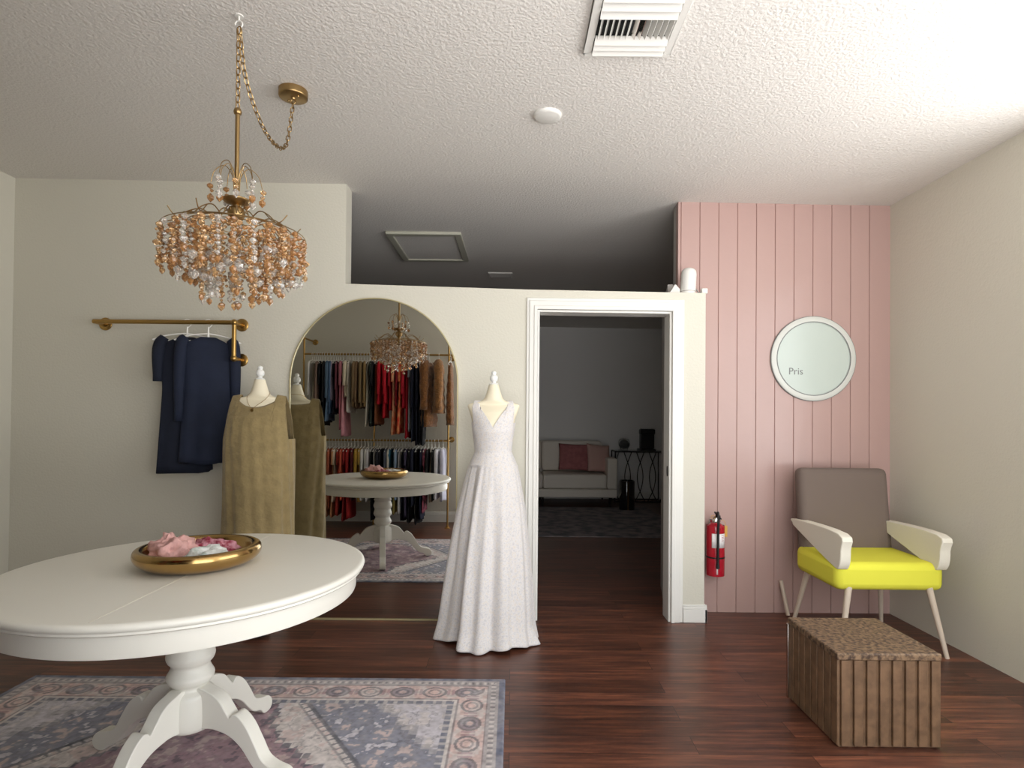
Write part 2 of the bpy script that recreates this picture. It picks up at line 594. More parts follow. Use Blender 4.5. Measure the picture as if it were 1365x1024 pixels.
for k in range(13):
    x = -hw + .045 + (2 * hw - .09) * k / 12
    b = MB()
    Mx = Matrix.Translation((x, hl - .186, -.016)) @ Matrix.Rotation(math.radians(30 if k < 6 else -30), 4, 'Y')
    b.box(-.001, .001, -.055, .055, -.012, .012, Mx)
    b.build('fin', M['chrome'] if k in (6, 7) else M['white'], t, shade=0)

p = on_ceiling(730, 153)
b = MB(); b.lathe([(.002, -.017), (.058, -.016), (.066, -.013), (.070, -.006), (.070, .0)], 40)
o = b.build('ceiling_cover', M['white'], shade=60)
o.location = (p.x, p.y, ceil_z(p.x))
tag(o, 'small round white cover plate on the ceiling', 'cover plate')

# attic hatch
pts = [on_ceiling(*q) for q in ((512.5, 307.5), (611, 309.5), (627.5, 346.5), (540, 345.5))]
hx0, hx1 = (pts[0].x + pts[3].x) / 2, (pts[1].x + pts[2].x) / 2
hy0, hy1 = (pts[0].y + pts[1].y) / 2, (pts[2].y + pts[3].y) / 2
t = thing('attic_hatch', 'white framed attic hatch in the dim ceiling beyond the half wall', 'hatch', ((hx0 + hx1) / 2, (hy0 + hy1) / 2, ceil_z((hx0 + hx1) / 2)))
hw, hl = (hx1 - hx0) / 2, (hy1 - hy0) / 2
b = MB(); b.box(-hw + .04, hw - .04, -hl + .04, hl - .04, -.012, .002); b.build('hatch_panel', M['ceiling'], t, shade=0)
b = MB()
for a in ((-hw, hw, -hl, -hl + .055), (-hw, hw, hl - .055, hl), (-hw, -hw + .055, -hl + .055, hl - .055), (hw - .055, hw, -hl + .055, hl - .055)):
    b.box(*a, -.024, .002)
b.build('hatch_frame', mat('dull_white', (182, 180, 164), .5), t, bevel=.006)  # one even dull white, darker than the other trim
p0, p1 = on_ceiling(651, 366), on_ceiling(683, 368)
t = thing('ceiling_register', 'small slotted register far back on the dim ceiling', 'vent', ((p0.x + p1.x) / 2, p0.y, ceil_z(p0.x)))
hw = (p1.x - p0.x) / 2
b = MB(); b.box(-hw, hw, -.1, .1, -.012, .004); b.build('register_frame', M['white'], t, bevel=.003)
for k in range(5):
    b = MB(); b.box(-hw + .02, hw - .02, -.08 + k * .036, -.065 + k * .036, -.016, -.012); b.build('slat', M['greywall'], t, shade=0)

# ------------------------------------------------------------------ mirror
mxL, mxR = at_y(386.5, 520, Y_WALL).x, at_y(611, 520, Y_WALL).x
mR = (mxR - mxL) / 2
mcx = (mxL + mxR) / 2
mtop = at_y(497, 397.5, Y_WALL).z
mcz = mtop - mR
t = thing('arched_mirror', 'tall arched mirror standing on the floor against the cream wall', 'mirror', (mcx, Y_WALL, 0))


def arch(r, z0):
    return [(-r, z0)] + [(r * math.cos(PI - PI * k / 48), mcz + r * math.sin(PI - PI * k / 48)) for k in range(49)] + [(r, z0)]


b = MB(); b.prism(arch(mR - .006, .012), -.011, -.004); b.build('mirror_glass', M['mirror'], t, shade=0)
ou, inn = arch(mR, 0), arch(mR - .007, .010)
b = MB()
n = len(ou)
vs = [(x, -.018, z) for x, z in ou] + [(x, -.018, z) for x, z in inn] + [(x, -.001, z) for x, z in ou] + [(x, -.001, z) for x, z in inn]
fs = []
for j in range(n):
    k = (j + 1) % n
    fs += [(j, k, n + k, n + j), (2 * n + j, 3 * n + j, 3 * n + k, 2 * n + k), (j, 2 * n + j, 2 * n + k, k), (n + j, n + k, 3 * n + k, 3 * n + j)]
b.add(vs, fs)
b.build('mirror_frame', mat('pale_gold_frame', (186, 174, 134), .42, .35), t, shade=50)['label'] = 'thin pale gold frame'

# ------------------------------------------------------------------ rug
RX0, RX1, RY0, RY1 = -2.40, -0.022, 1.30, 2.935


def rug_colors(X, Y):
    """woven pattern in rug coordinates (metres from its centre)"""
    hx, hy = (RX1 - RX0) / 2, (RY1 - RY0) / 2
    rng = np.random.default_rng(5)

    def noise(scale, seed, oct_=3):
        out = np.zeros_like(X)
        amp = 1.0
        for o in range(oct_):
            s = scale * 2 ** o
            g = np.random.default_rng(seed + o).random((200, 200))
            u, v = (X + 7.3) * s, (Y + 5.1) * s
            i, j = np.floor(u).astype(int), np.floor(v).astype(int)
            fu, fv = u - i, v - j
            fu, fv = fu * fu * (3 - 2 * fu), fv * fv * (3 - 2 * fv)
            a = g[i % 200, j % 200]; b_ = g[(i + 1) % 200, j % 200]; c = g[i % 200, (j + 1) % 200]; d = g[(i + 1) % 200, (j + 1) % 200]
            out += amp * ((a * (1 - fu) + b_ * fu) * (1 - fv) + (c * (1 - fu) + d * fu) * fv - .5)
            amp *= .6
        return out

    C = lambda h: np.array(lin(h))
    cream, pinkc, lilac, navy, maroon, grey, dark = C('d3cac6'), C('cdb2ac'), C('c2bdc4'), C('596278'), C('8a5f70'), C('a29d9e'), C('474b57')
    ex, ey = hx - np.abs(X), hy - np.abs(Y)
    e = np.minimum(ex, ey)
    along = np.where(ex < ey, Y, X)
    out = np.zeros(X.shape + (3,))
    out[:] = lilac

    def put(mask, c, k=1.0):
        out[mask] = out[mask] * (1 - k) + c * k
    ax, ay = np.abs(X), np.abs(Y)
    n1, n2, n3 = noise(9, 1), noise(22, 11), noise(60, 21, 2)
    # jagged (stair-step) coordinates
    st = .035
    qx, qy = np.round(ax / st) * st, np.round(ay / st) * st
    dm = qx + .75 * qy + .09 * n1
    dl = ax + .75 * ay
    # field
    put(n2 > .18, cream, .7)
    put(n1 < -.25, grey, .6)
    put((dl > .70) & (dm < 1.02 + .1 * n1) & (n2 > -.35), navy, .8)
    put((dl > .70) & (dm < 1.0) & (n2 > .30), pinkc, .8)
    put((dm > 1.02) & (dm < 1.06), dark, .4)
    put(dl < .70, cream)
    put((dl < .70) & (n2 > .15), pinkc, .7)
    put((dl < .70) & (n1 < -.3), lilac, .8)
    put(dm < .50, maroon, .85)
    put((dm < .50) & (n2 > .28), pinkc, .6)
    put((dm < .50) & (n2 < -.35), dark, .6)
    put((dm > .485) & (dm < .515), dark, .8)
    put(np.abs(n1 * 3 + n2 * 2 - .55) < .10, dark, .45)
    put((np.abs(dl - .70) < .012), dark, .9)
    put((np.abs(dl - .655) < .006), dark, .6)
    # teeth along the medallion outline
    w = (X * np.sign(X) * .75 - ay) % .05
    put((dl > .66) & (dl < .70) & (w < .014), dark, .8)
    # corner bracket (spandrel) with its own outline
    # borders
    put(e < .265, grey, .9)
    band = (e > .235) & (e < .262)
    put(band, navy, .8)
    put(band & ((along * 1.0) % .045 < .016), cream, .6)
    put((e > .222) & (e < .235), cream)
    put(e < .222, pinkc)
    put((e < .222) & (n2 > .05), cream, .7)
    # rosettes along the broad border
    per = .155
    u = (along + 10 * per) % per - per / 2
    idx = np.floor((along + 10 * per) / per).astype(int)
    v = e - .150
    r = np.sqrt((u / 1.15) ** 2 + v ** 2)
    odd = idx % 2 == 0
    inb = (e > .085) & (e < .215)
    put(inb & (np.abs(r - .046) < .006), dark, .75)
    put(inb & (r < .040) & odd, navy, .6)
    put(inb & (np.abs(r - .024) < .005), dark, .55)
    put(inb & (r < .014), pinkc, .9)
    put(inb & (np.abs(np.abs(u) - .066) < .007) & (np.abs(v) < .03), maroon, .5)
    put((np.abs(e - .216) < .004) | (np.abs(e - .083) < .004), dark, .65)
    put((e > .03) & (e < .080), grey, .9)
    put((e > .045) & (e < .066) & ((along % .036) < .014), cream, .8)
    put((e > .045) & (e < .066) & (((along + .018) % .036) < .010), dark, .5)
    put(e < .03, navy, .95)
    # worn look
    out *= (1 + .42 * n3 + .12 * n1)[..., None]
    fade = np.clip(.22 + .30 * n2, 0, .5)[..., None]
    out = out * (1 - fade) + C('c8c0c0') * fade
    return np.clip(out, .01, 1)


def make_rug(name, x0, x1, y0, y1, nx, ny, label):
    u = np.linspace(x0, x1, nx); v = np.linspace(y0, y1, ny)
    X, Y = np.meshgrid(u, v)
    edge = np.minimum(np.minimum(X - x0, x1 - X), np.minimum(Y - y0, y1 - Y))
    Z = np.where(edge < 1e-6, 0.001, 0.008)
    V = np.stack([X - (x0 + x1) / 2, Y - (y0 + y1) / 2, Z], -1).reshape(-1, 3)
    i = np.arange(nx * ny).reshape(ny, nx)
    F = np.stack([i[:-1, :-1], i[:-1, 1:], i[1:, 1:], i[1:, :-1]], -1).reshape(-1, 4)
    me = bpy.data.meshes.new(name)
    me.vertices.add(len(V)); me.vertices.foreach_set('co', V.ravel())
    me.loops.add(F.size); me.loops.foreach_set('vertex_index', F.ravel().astype(np.int32))
    me.polygons.add(len(F)); me.polygons.foreach_set('loop_start', np.arange(0, F.size, 4, dtype=np.int32))
    me.update(calc_edges=True)
    c = rug_colors(V[:, 0].reshape(ny, nx), V[:, 1].reshape(ny, nx)).reshape(-1, 3)
    a = me.color_attributes.new('weave', 'FLOAT_COLOR', 'POINT')
    a.data.foreach_set('color', np.concatenate([c, np.ones((len(c), 1))], 1).ravel().astype(np.float32))
    me.materials.append(attr_material('woven_rug'))
    o = bpy.data.objects.new(name, me)
    col.objects.link(o)
    o.location = ((x0 + x1) / 2, (y0 + y1) / 2, 0)
    return tag(o, label, 'rug')


make_rug('area_rug', RX0, RX1, RY0, RY1, 520, 360, 'faded blue, pink and maroon medallion rug under the white pedestal table')
b = MB(); b.box(-1.45, 1.90, -1.02, 1.12, 0, .008)
o = b.build('back_room_rug', M['darkrug'], shade=0)
o.location = (.12, 7.50, 0)
tag(o, 'dim patterned rug on the back room floor in front of the sofa', 'rug')

# ------------------------------------------------------------------ pedestal table
TX, TY, TR = -1.20, 2.18, .63
TZ = .012
t = thing('pedestal_table', 'round white painted pedestal table on the patterned rug', 'table', (TX, TY, TZ))
b = MB()
b.lathe([(.001, .748), (TR - .02, .748), (TR - .010, .747), (TR - .002, .742), (TR, .735), (TR - .003, .727), (TR - .012, .722), (TR - .010, .716), (TR - .014, .712), (TR - .03, .710), (.001, .710)], 96)
b.build('tabletop', M['tablewhite'], t, shade=45)
b = MB()
b.lathe([(TR - .055, .642), (TR - .035, .642), (TR - .033, .648), (TR - .033, .710), (TR - .055, .710)], 96, cap=False)
b.loft([[((TR - .055) * math.cos(2 * PI * j / 96), (TR - .055) * math.sin(2 * PI * j / 96), z) for j in range(96)] for z in (.642, .710)], cap=False)
b.build('apron', M['tablewhite'], t, shade=45)
b = MB()
Ms = Matrix.Translation((.05, 0, 0)) @ Matrix.Rotation(math.radians(90), 4, 'Z')
b.box(-TR + .03, TR - .03, -.0012, .0012, .7478, .7486, Ms)
b.build('leaf_seam', mat('seam_line', (226, 220, 206), .5), t, shade=0)  # joint between the leaves, a slightly darker cream
b = MB()
pf = smooth([(.15, .70), (.13, .68), (.085, .665), (.072, .64), (.072, .57), (.076, .555), (.082, .545), (.074, .53), (.084, .50), (.084, .48), (.074, .46), (.078, .44), (.084, .42), (.078, .40), (.066, .385), (.072, .365), (.082, .345), (.076, .325), (.066, .315), (.062, .30), (.080, .285), (.085, .25), (.085, .17), (.07, .15), (.03, .14)], 3)
b.lathe(pf, 40)
b.build('pedestal', M['tablewhite'], t, shade=60)
leg_pf = smooth([(.05, .300), (.10, .302), (.15, .282), (.185, .243), (.202, .224), (.214, .236), (.235, .238), (.275, .205), (.315, .145), (.345, .098), (.385, .078), (.43, .068), (.455, .045), (.458, .018), (.44, 0), (.405, 0), (.378, .025), (.335, .042), (.300, .075), (.255, .125), (.20, .158), (.13, .170), (.05, .172)], 4, closed=True)
for a in (-17, 77, 163, 257):
    b = MB(); b.prism(leg_pf, -.026, .026, M=Matrix.Rotation(math.radians(a), 4, 'Z'))
    b.build('leg', M['tablewhite'], t, shade=40, bevel=.006)

TTOP = TZ + .7487
# gold tray bowl and what lies in it
TRX, TRY = -1.185, 2.20
o = MB().lathe(smooth([(.001, 0), (.12, 0), (.165, .006), (.202, .024), (.218, .048), (.214, .070), (.198, .077), (.182, .070), (.172, .046), (.150, .016), (.10, .009), (.001, .008)], 4), 64).build('gold_tray', M['goldtray'], shade=60)
o.location = (TRX, TRY, TTOP)
tag(o, 'round polished gold tray bowl on the white pedestal table', 'tray')


def crumple(name, m, label, cat, loc, sc, seed, rz=0, amp=.35):
    rnd = random.Random(seed)
    ph = [rnd.uniform(0, 6.28) for _ in range(9)]

    def fn(i, j):
        th, f = 2 * PI * i / 40, PI * j / 20
        x, y, z = math.sin(f) * math.cos(th), math.sin(f) * math.sin(th), -math.cos(f)
        d = 1 + amp * (math.sin(5 * x + ph[0] + 3 * z) * math.sin(6 * y + ph[1]) * .6 + .4 * math.sin(11 * x + 9 * y + ph[2]) * math.sin(8 * z + 7 * y + ph[3]) + .2 * math.sin(17 * x - 13 * y + ph[4]))
        if z < 0:
            z *= .5
        return (x * d * sc[0], y * d * sc[1], z * d * sc[2])
    b = MB().grid(fn, 40, 21, wrap=True)
    zmin = min(v[2] for v in b.v)
    b.v = [(v[0], v[1], v[2] - zmin) for v in b.v]
    o = b.build(name, m, shade=180)
    o.location = loc; o.rotation_euler = (0, 0, rz)
    return tag(o, label, cat)


crumple('folded_cloth', mat('white_knit', (232, 232, 228), .9, bump=.5, bscale=90, c2=(196, 206, 198), vscale=26), 'crumpled white knitted cloth lying in the gold tray', 'cloth', (TRX + .06, TRY - .045, TTOP + .012), (.085, .070, .040), 3)
crumple('folded_cloth', mat('maroon_knit', (142, 42, 62), .9, bump=.5, bscale=90, c2=(206, 150, 160), vscale=38), 'crumpled maroon and pink cloth lying in the gold tray', 'cloth', (TRX + .0, TRY + .085, TTOP + .012), (.10, .055, .042), 8)
crumple('folded_cloth', mat('pink_knit', (214, 166, 160), .9, bump=.4, bscale=60), 'pale pink scarf heaped on the left side of the gold tray', 'cloth', (TRX - .10, TRY - .01, TTOP + .012), (.080, .075, .060), 12, amp=.4)

# ------------------------------------------------------------------ chandelier
CX, CY = -1.062, 2.20
CZ = ceil_z(CX)
t = thing('crystal_chandelier', 'antique gold chandelier with amber crystal strands, hung by a swagged chain', 'chandelier', (CX, CY, 0))
b = MB(); b.tube([(0, 0, 2.085), (0, 0, 2.49)], .0085, 14); b.lathe([(.004, 2.48), (.013, 2.485), (.015, 2.495), (.012, 2.505), (.004, 2.51)], 16)
b.build('rod', M['antique'], t, shade=60)
b = MB()
b.lathe(smooth([(.010, 2.152), (.022, 2.150), (.046, 2.156), (.050, 2.152), (.040, 2.142), (.018, 2.135), (.012, 2.128)], 3), 32)
b.build('bobeche', M['antique'], t, shade=60)
b = MB(); b.lathe(smooth([(.010, 2.132), (.026, 2.122), (.031, 2.104), (.026, 2.084), (.014, 2.072), (.012, 2.03), (.03, 2.02), (.012, 2.005)], 4), 28)
b.build('hub', M['antique'], t, shade=60)
b = MB(); b.tube([(0, 0, CZ), (0, 0, CZ - .02)], .004, 8)
b.tube([(.014 * math.sin(a), 0, CZ - .034 - .014 * math.cos(a + PI) * -1) for a in [PI * 1.6 * k / 12 for k in range(13)]], .003, 6)
b.lathe([(.001, CZ - .004), (.016, CZ - .004), (.016, CZ), (.001, CZ)], 16)
b.build('ceiling_hook', M['white'], t, shade=60)


def chain(pts, link=.030, wire=.0022, w=.0085):
    """links strung along a polyline"""
    P = [Vector(p) for p in pts]
    seg = [0]
    for i in range(1, len(P)):
        seg.append(seg[-1] + (P[i] - P[i - 1]).length)
    b = MB()
    step = link - 2.6 * wire
    n = int(seg[-1] / step)
    for k in range(n):
        s = (k + .5) / n * seg[-1]
        i = max(j for j in range(len(seg) - 1) if seg[j] <= s)
        f = (s - seg[i]) / (seg[i + 1] - seg[i])
        c = P[i].lerp(P[i + 1], f)
        d = (P[i + 1] - P[i]).normalized()
        q = d.to_track_quat('Z', 'Y').to_matrix().to_4x4()
        Mx = Matrix.Translation(c) @ q @ Matrix.Rotation((k % 2) * PI / 2 + .3, 4, 'Z')
        hl_ = link / 2 - w
        loop = [(w * math.cos(a), 0, w * math.sin(a) + (hl_ if math.sin(a) >= 0 else -hl_)) for a in [2 * PI * m / 12 + .13 for m in range(12)]]
        b.tube(loop, wire, 5, closed=True, M=Mx)
    return b


zc = CZ - .045
chain([(0.0, 0, zc), (0, 0, 2.505)]).build('chain', M['antique'], t, shade=60)
pc = on_ceiling(391, 121)
canx, cany = pc.x - CX, pc.y - CY
czc = ceil_z(pc.x)
low = at_y(366, 192, CY + cany * .62)
sw = smooth([(.002, 0, zc), (.004, .05, 2.66), (.02, cany * .3, 2.535), (low.x - CX, cany * .62, low.z), (canx - .01, cany * .9, 2.585), (canx, cany, czc - .06)], 8)
chain(sw).build('swag_chain', M['antique'], t, shade=60)
b = MB()
b.lathe([(.001, -.044), (.010, -.043), (.012, -.036), (.060, -.035), (.065, -.032), (.066, -.027), (.066, 0), (.001, 0)], 40, loc=(canx, cany, czc))
b.sphere((canx + .03, cany - .02, czc - .037), .006, 10, 6); b.sphere((canx - .03, cany + .02, czc - .037), .006, 10, 6)
b.tube([(canx + .011 * math.cos(a), cany, czc - .052 + .011 * math.sin(a)) for a in [2 * PI * k / 14 for k in range(14)]], .0025, 6, closed=True)
b.build('ceiling_canopy', M['antique'], t, shade=50)
rnd = random.Random(4)
# lower tier branches
for k in range(9):
    a = 2 * PI * k / 9 + .28
    ca, sa = math.cos(a), math.sin(a)
    pts = smooth([(.012, 2.075), (.035, 2.115), (.055, 2.105), (.075, 2.075), (.12, 2.095), (.17, 2.072), (.21, 2.035), (.252, 2.022)], 5)
    b = MB(); b.tube([(r * ca, r * sa, z) for r, z in pts], .0022, 6)
    tw = smooth([(.15, 2.082), (.185, 2.048), (.21, 2.05), (.232, 2.075)], 5)
    b.tube([(r * math.cos(a + .12 * (r - .15) / .08), r * math.sin(a + .12 * (r - .15) / .08), z) for r, z in tw], .002, 6)
    b.build('branch', M['antique'], t, shade=60)
for k in range(10):
    a = 2 * PI * k / 10 + .1
    R_ = .095 if k % 2 else .06
    pts = smooth([(.009, 2.165), (.014, 2.24), (R_ * .45, 2.285), (R_ * .85, 2.265), (R_, 2.22)], 5)
    b = MB(); b.tube([(r * math.cos(a), r * math.sin(a), z) for r, z in pts], .0016, 6)
    b.build('upper_arm', M['antique'], t, shade=60)
# rings that carry the strands
for R_, z in ((.252, 2.020), (.208, 2.032), (.165, 2.045), (.115, 2.05), (.065, 2.045)):
    b = MB(); b.tube([(R_ * math.cos(2 * PI * j / 48), R_ * math.sin(2 * PI * j / 48), z) for j in range(48)], .0018, 5, closed=True)
    b.build('ring', M['antique'], t, shade=60)


def strand(R_, a, ztop, zbot, mdrop, big):
    x, y = R_ * math.cos(a), R_ * math.sin(a)
    b = MB()
    z = ztop
    k = 0
    while z > zbot + .03:
        r = rnd.choice((.0058, .0070, .0088)) if k % 4 else .0118
        b.gem((x + rnd.uniform(-.005, .005), y + rnd.uniform(-.005, .005), z - r), r, r * 1.05, 7, rnd.random())
        z -= 2 * r + .0012
        k += 1
    o = b.build('crystal_strand', rnd.choice((M['amber'], M['champagne'], M['amber'], M['clear'])), t, shade=0)
    d = MB(); d.gem((x, y, zbot + .012), .0125 if big else .010, .018 if big else .015, 8, rnd.random())
    d.build('crystal_drop', mdrop, o, shade=0)


for R_, n_, zt, zb in ((0.252, 28, 2.018, 1.865), (.208, 22, 2.03, 1.835), (.165, 16, 2.043, 1.80), (.115, 11, 2.048, 1.765), (.065, 6, 2.043, 1.735)):
    for k in range(n_):
        strand(R_ + rnd.uniform(-.008, .008), 2 * PI * (k + rnd.uniform(-.2, .2)) / n_, zt, zb + rnd.uniform(-.02, .03), rnd.choice((M['champagne'], M['champagne'], M['amber'], M['clear'])), rnd.random() < .5)
for k in range(10):
    R_ = .095 if k % 2 else .06
    strand(R_, 2 * PI * k / 10 + .1, 2.218, 2.125 + rnd.uniform(0, .03), rnd.choice((M['clear'], M['champagne'])), True)
for R_, z, nb in ((.246, 2.012, 9), (.205, 2.02, 9), (.16, 2.03, 7), (.11, 2.03, 6), (.235, 1.95, 8), (.18, 1.92, 8), (.125, 1.89, 6)):   # scalloped bead swags between the branches
    b = MB()
    n_ = int(2 * PI * R_ / .0165)
    for j in range(n_):
        a = 2 * PI * j / n_
        dip = .045 * abs(math.sin(nb * a / 2 + R_ * 9))
        r = rnd.choice((.0068, .0085))
        b.gem((R_ * math.cos(a), R_ * math.sin(a), z - dip), r, r, 6, rnd.random())
    b.build('bead_swag', rnd.choice((M['amber'], M['champagne'])), t, shade=0)
for k in range(46):   # larger cut crystals that catch the window
    a, R_ = rnd.uniform(0, 2 * PI), rnd.uniform(.10, .25)
    z = 2.0 - (.262 - R_) * .45 - rnd.uniform(0, .13)
    b = MB(); b.gem((R_ * math.cos(a), R_ * math.sin(a), z), .017, .019, 8, rnd.random())
    b.build('cut_crystal', M['clear'], t, shade=0)

# ------------------------------------------------------------------ dress forms and dresses
FORM = [(.78, .09, .08), (.85, .135, .10), (.93, .150, .112), (1.02, .138, .105), (1.12, .104, .085), (1.19, .112, .096), (1.246, .120, .108), (1.305, .128, .098), (1.36, .145, .074), (1.395, .156, .046), (1.410, .150, .036), (1.420, .118, .040), (1.432, .074, .046), (1.452, .054, .048), (1.49, .041, .040), (1.530, .030, .030)]


def dress_form(label, loc):
    t = thing('dress_form', label, 'mannequin', loc)
    n = 48
    tab = smooth(FORM, 4)
    rings = []
    for z, a, bb in tab:
        rings.append([(a * math.cos(2 * PI * j / n), bb * math.sin(2 * PI * j / n), z) for j in range(n)])
    MB().loft(rings).build('bust', M['ivory'], t, shade=60)
    MB().lathe(smooth([(.001, 1.530), (.026, 1.530), (.026, 1.536), (.014, 1.541), (.013, 1.548), (.022, 1.556), (.0245, 1.570), (.021, 1.583), (.012, 1.590), (.015, 1.596), (.0155, 1.604), (.010, 1.611), (.001, 1.614)], 3), 24).build('finial', M['finial'], t, shade=60)['label'] = 'white turned wooden neck finial'
    MB().tube([(0, 0, .02), (0, 0, .80)], .013, 14).build('pole', M['darkmetal'], t, shade=60)
    MB().lathe([(.001, 0), (.078, 0), (.080, .006), (.06, .016), (.03, .026), (.001, .028)], 36).build('base', M['darkmetal'], t, shade=50)
    return t


def sew(name, n, rows, fn, m, label, cat, loc, thick=.003):
    """tube of cloth: fn(theta, k/rows) -> (x, y, z), bottom to top"""
    b = MB()
    b.grid(lambda i, j: fn(2 * PI * i / n, j / (rows - 1)), n, rows, wrap=True)
    o = b.build(name, m, shade=180, solid=thick)
    o.location = loc
    return tag(o, label, cat)


WD = at_y(657.5, 600, 3.50)
wd = (WD.x, 3.50, 0)
dress_form('ivory dress form with white finial wearing the white gown', wd)
SK = [(0, .149, .118), (.06, .165, .130), (.25, .208, .168), (.5, .246, .205), (.75, .275, .232), (1, .300, .252)]


def gown(th, v):
    s, c = math.cos(th), math.sin(th)
    front = c < 0
    zw = 1.035
    if v < .62:                                   # skirt
        u = 1 - v / .62
        a, bb = interp(SK, u)
        g = lambda deg, w: math.exp(-(((math.degrees(th) - deg + 180) % 360 - 180) / w) ** 2)
        grow = min(1, u * 1.8)
        dent = (.30 * g(226, 11) + .16 * g(205, 16)) * (.30 + .70 * grow) + .15 * g(277, 7) * grow + .04 * g(303, 9) * grow + .05 * g(255, 7) * grow * u + .06 * g(20, 12) + .09 * g(75, 12) + .08 * g(120, 12) + .07 * g(165, 10) * grow
        bulge = .11 * g(243, 6) * (.25 + .75 * grow) + .07 * g(264, 7) * grow + .06 * g(190, 9) * grow + .05 * g(290, 9) * grow + .03 * g(318, 9) * grow - .0
        ripple = .012 * math.sin(17 * th + 2.3 * u) * grow + .006 * math.sin(31 * th + 1.0 + 4 * u)
        k = 1 - dent + bulge + ripple
        x = a * s * k - .034 * u
        y = bb * c * k
        z = zw * (1 - u) + .006 + (.010 + .010 * math.sin(5 * th + .6)) * u ** 6
        if u > .9:                                # hem kicks out and lifts in places
            e = (u - .9) / .1
            x += .014 * e * s; y += .014 * e * c
            kick = g(-24, 6) * e
            x += .035 * kick
        return (x, y, z)
    w = (v - .62) / .38
    S = abs(s)
    strap_in, strap_out = .54, .78
    if front:
        if S < strap_in:
            top = 1.272 + (1.40 - 1.272) * (S / strap_in)
        elif S < strap_out:
            top = 1.404
        else:
            top = 1.404 - .105 * min(1, (S - strap_out) / .12)
    else:
        if S < strap_in:
            top = 1.345 + .055 * (S / strap_in)
        elif S < strap_out:
            top = 1.404
        else:
            top = 1.404 - .105 * min(1, (S - strap_out) / .12)
    strap = strap_in - .05 <= S <= strap_out + .02
    if w > .9 and strap:
        e = (w - .9) / .1
        a, bb = interp(FORM, 1.404)
        return ((a + .006 - .012 * e) * s, (bb + .006) * c * (1 - e), top + .030 * math.sin(e * PI / 2))
    wz = min(1, w / .9) if strap else w
    z = zw + .006 + (top - zw - .006) * wz
    a, bb = interp(FORM, z)
    ease = .007 + .012 * max(0, 1 - (z - zw) / .10)
    return ((a + ease) * s * (1 + .008 * math.sin(9 * th + 30 * z)), (bb + ease) * c, z)


def lace_material():
    m = mat('pale_lace', (226, 217, 213), .85, bump=.45, bscale=160, bdist=.003, sheen=.2)
    nt = m.node_tree
    N, L = nt.nodes, nt.links
    tc = N.new('ShaderNodeTexCoord')
    n1 = N.new('ShaderNodeTexNoise'); n1.inputs['Scale'].default_value = 75; n1.inputs['Detail'].default_value = 3
    vo = N.new('ShaderNodeTexVoronoi'); vo.inputs['Scale'].default_value = 130
    L.new(tc.outputs['Object'], n1.inputs['Vector']); L.new(tc.outputs['Object'], vo.inputs['Vector'])
    r1 = N.new('ShaderNodeValToRGB')
    el = r1.color_ramp.elements
    el[0].position, el[0].color = .36, (*lin('d4d0d0'), 1)
    el[1].position, el[1].color = .64, (*lin('e0d8d0'), 1)
    q = el.new(.5); q.color = (*lin('e2dedd'), 1)
    L.new(n1.outputs[0], r1.inputs[0])
    r2 = N.new('ShaderNodeMapRange'); r2.inputs[1].default_value = .0; r2.inputs[2].default_value = .55; r2.inputs[3].default_value = .88; r2.inputs[4].default_value = 1.0
    L.new(vo.outputs['Distance'], r2.inputs[0])
    mx = N.new('ShaderNodeMix'); mx.data_type = 'RGBA'; mx.blend_type = 'MULTIPLY'; mx.inputs[0].default_value = 1
    L.new(r1.outputs[0], mx.inputs[6]); L.new(r2.outputs[0], mx.inputs[7])
    L.new(mx.outputs[2], N['Principled BSDF'].inputs['Base Color'])
    return m


sew('gown', 240, 150, gown, lace_material(), 'long pale white lace gown with V-neck on the dress form by the doorway', 'dress', wd)

GD = at_y(346, 560, 3.49)
gd = (GD.x, 3.49, 0.018)
dress_form('ivory dress form with white finial wearing the olive linen dress', gd)
GS = [(.44, .206, .165), (.8, .206, .150), (1.10, .208, .138), (1.17, .208, .130), (1.30, .196, .105), (1.37, .190, .070), (1.402, .186, .042), (1.45, .180, .040)]


def shift(th, v):
    s, c = math.cos(th), math.sin(th)
    S = abs(s)
    front = c < 0
    si, so = .60, .885
    if S < si:
        top = (1.362 if front else 1.392) + (1.404 - (1.362 if front else 1.392)) * (S / si) ** 2
    elif S < so:
        top = 1.404
    else:
        top = 1.404 - .23 * min(1, (S - so) / .05)
    strap = si - .03 <= S <= so + .005
    z0 = .44 + .012 * math.sin(2 * th + .4)
    if v > .94 and strap:
        e = (v - .94) / .06
        a, bb = interp(GS, 1.404)
        # seam along the shoulder, sloping down to the outside
        return (a * s * (1 - .02 * e), bb * c * (1 - e), top + (.036 - .03 * (S - si)) * math.sin(e * PI / 2))
    w = min(1, v / .94) if strap else v
    z = z0 + (top - z0) * w
    a, bb = interp(GS, z)
    low_ = max(0, 1 - (z - .44) / .8)
    f = 1 + .05 * low_ * math.sin(7 * th + .8) + .03 * low_ * math.sin(12 * th + 2 + 3 * z) + .012 * math.sin(19 * th + 9 * z) * (1 if z < 1.3 else .3)
    return (a * s * f, bb * c * f, z)


sew('shift_dress', 200, 80, shift, M['linen'], 'sleeveless olive green linen shift dress on the left dress form', 'dress', gd)
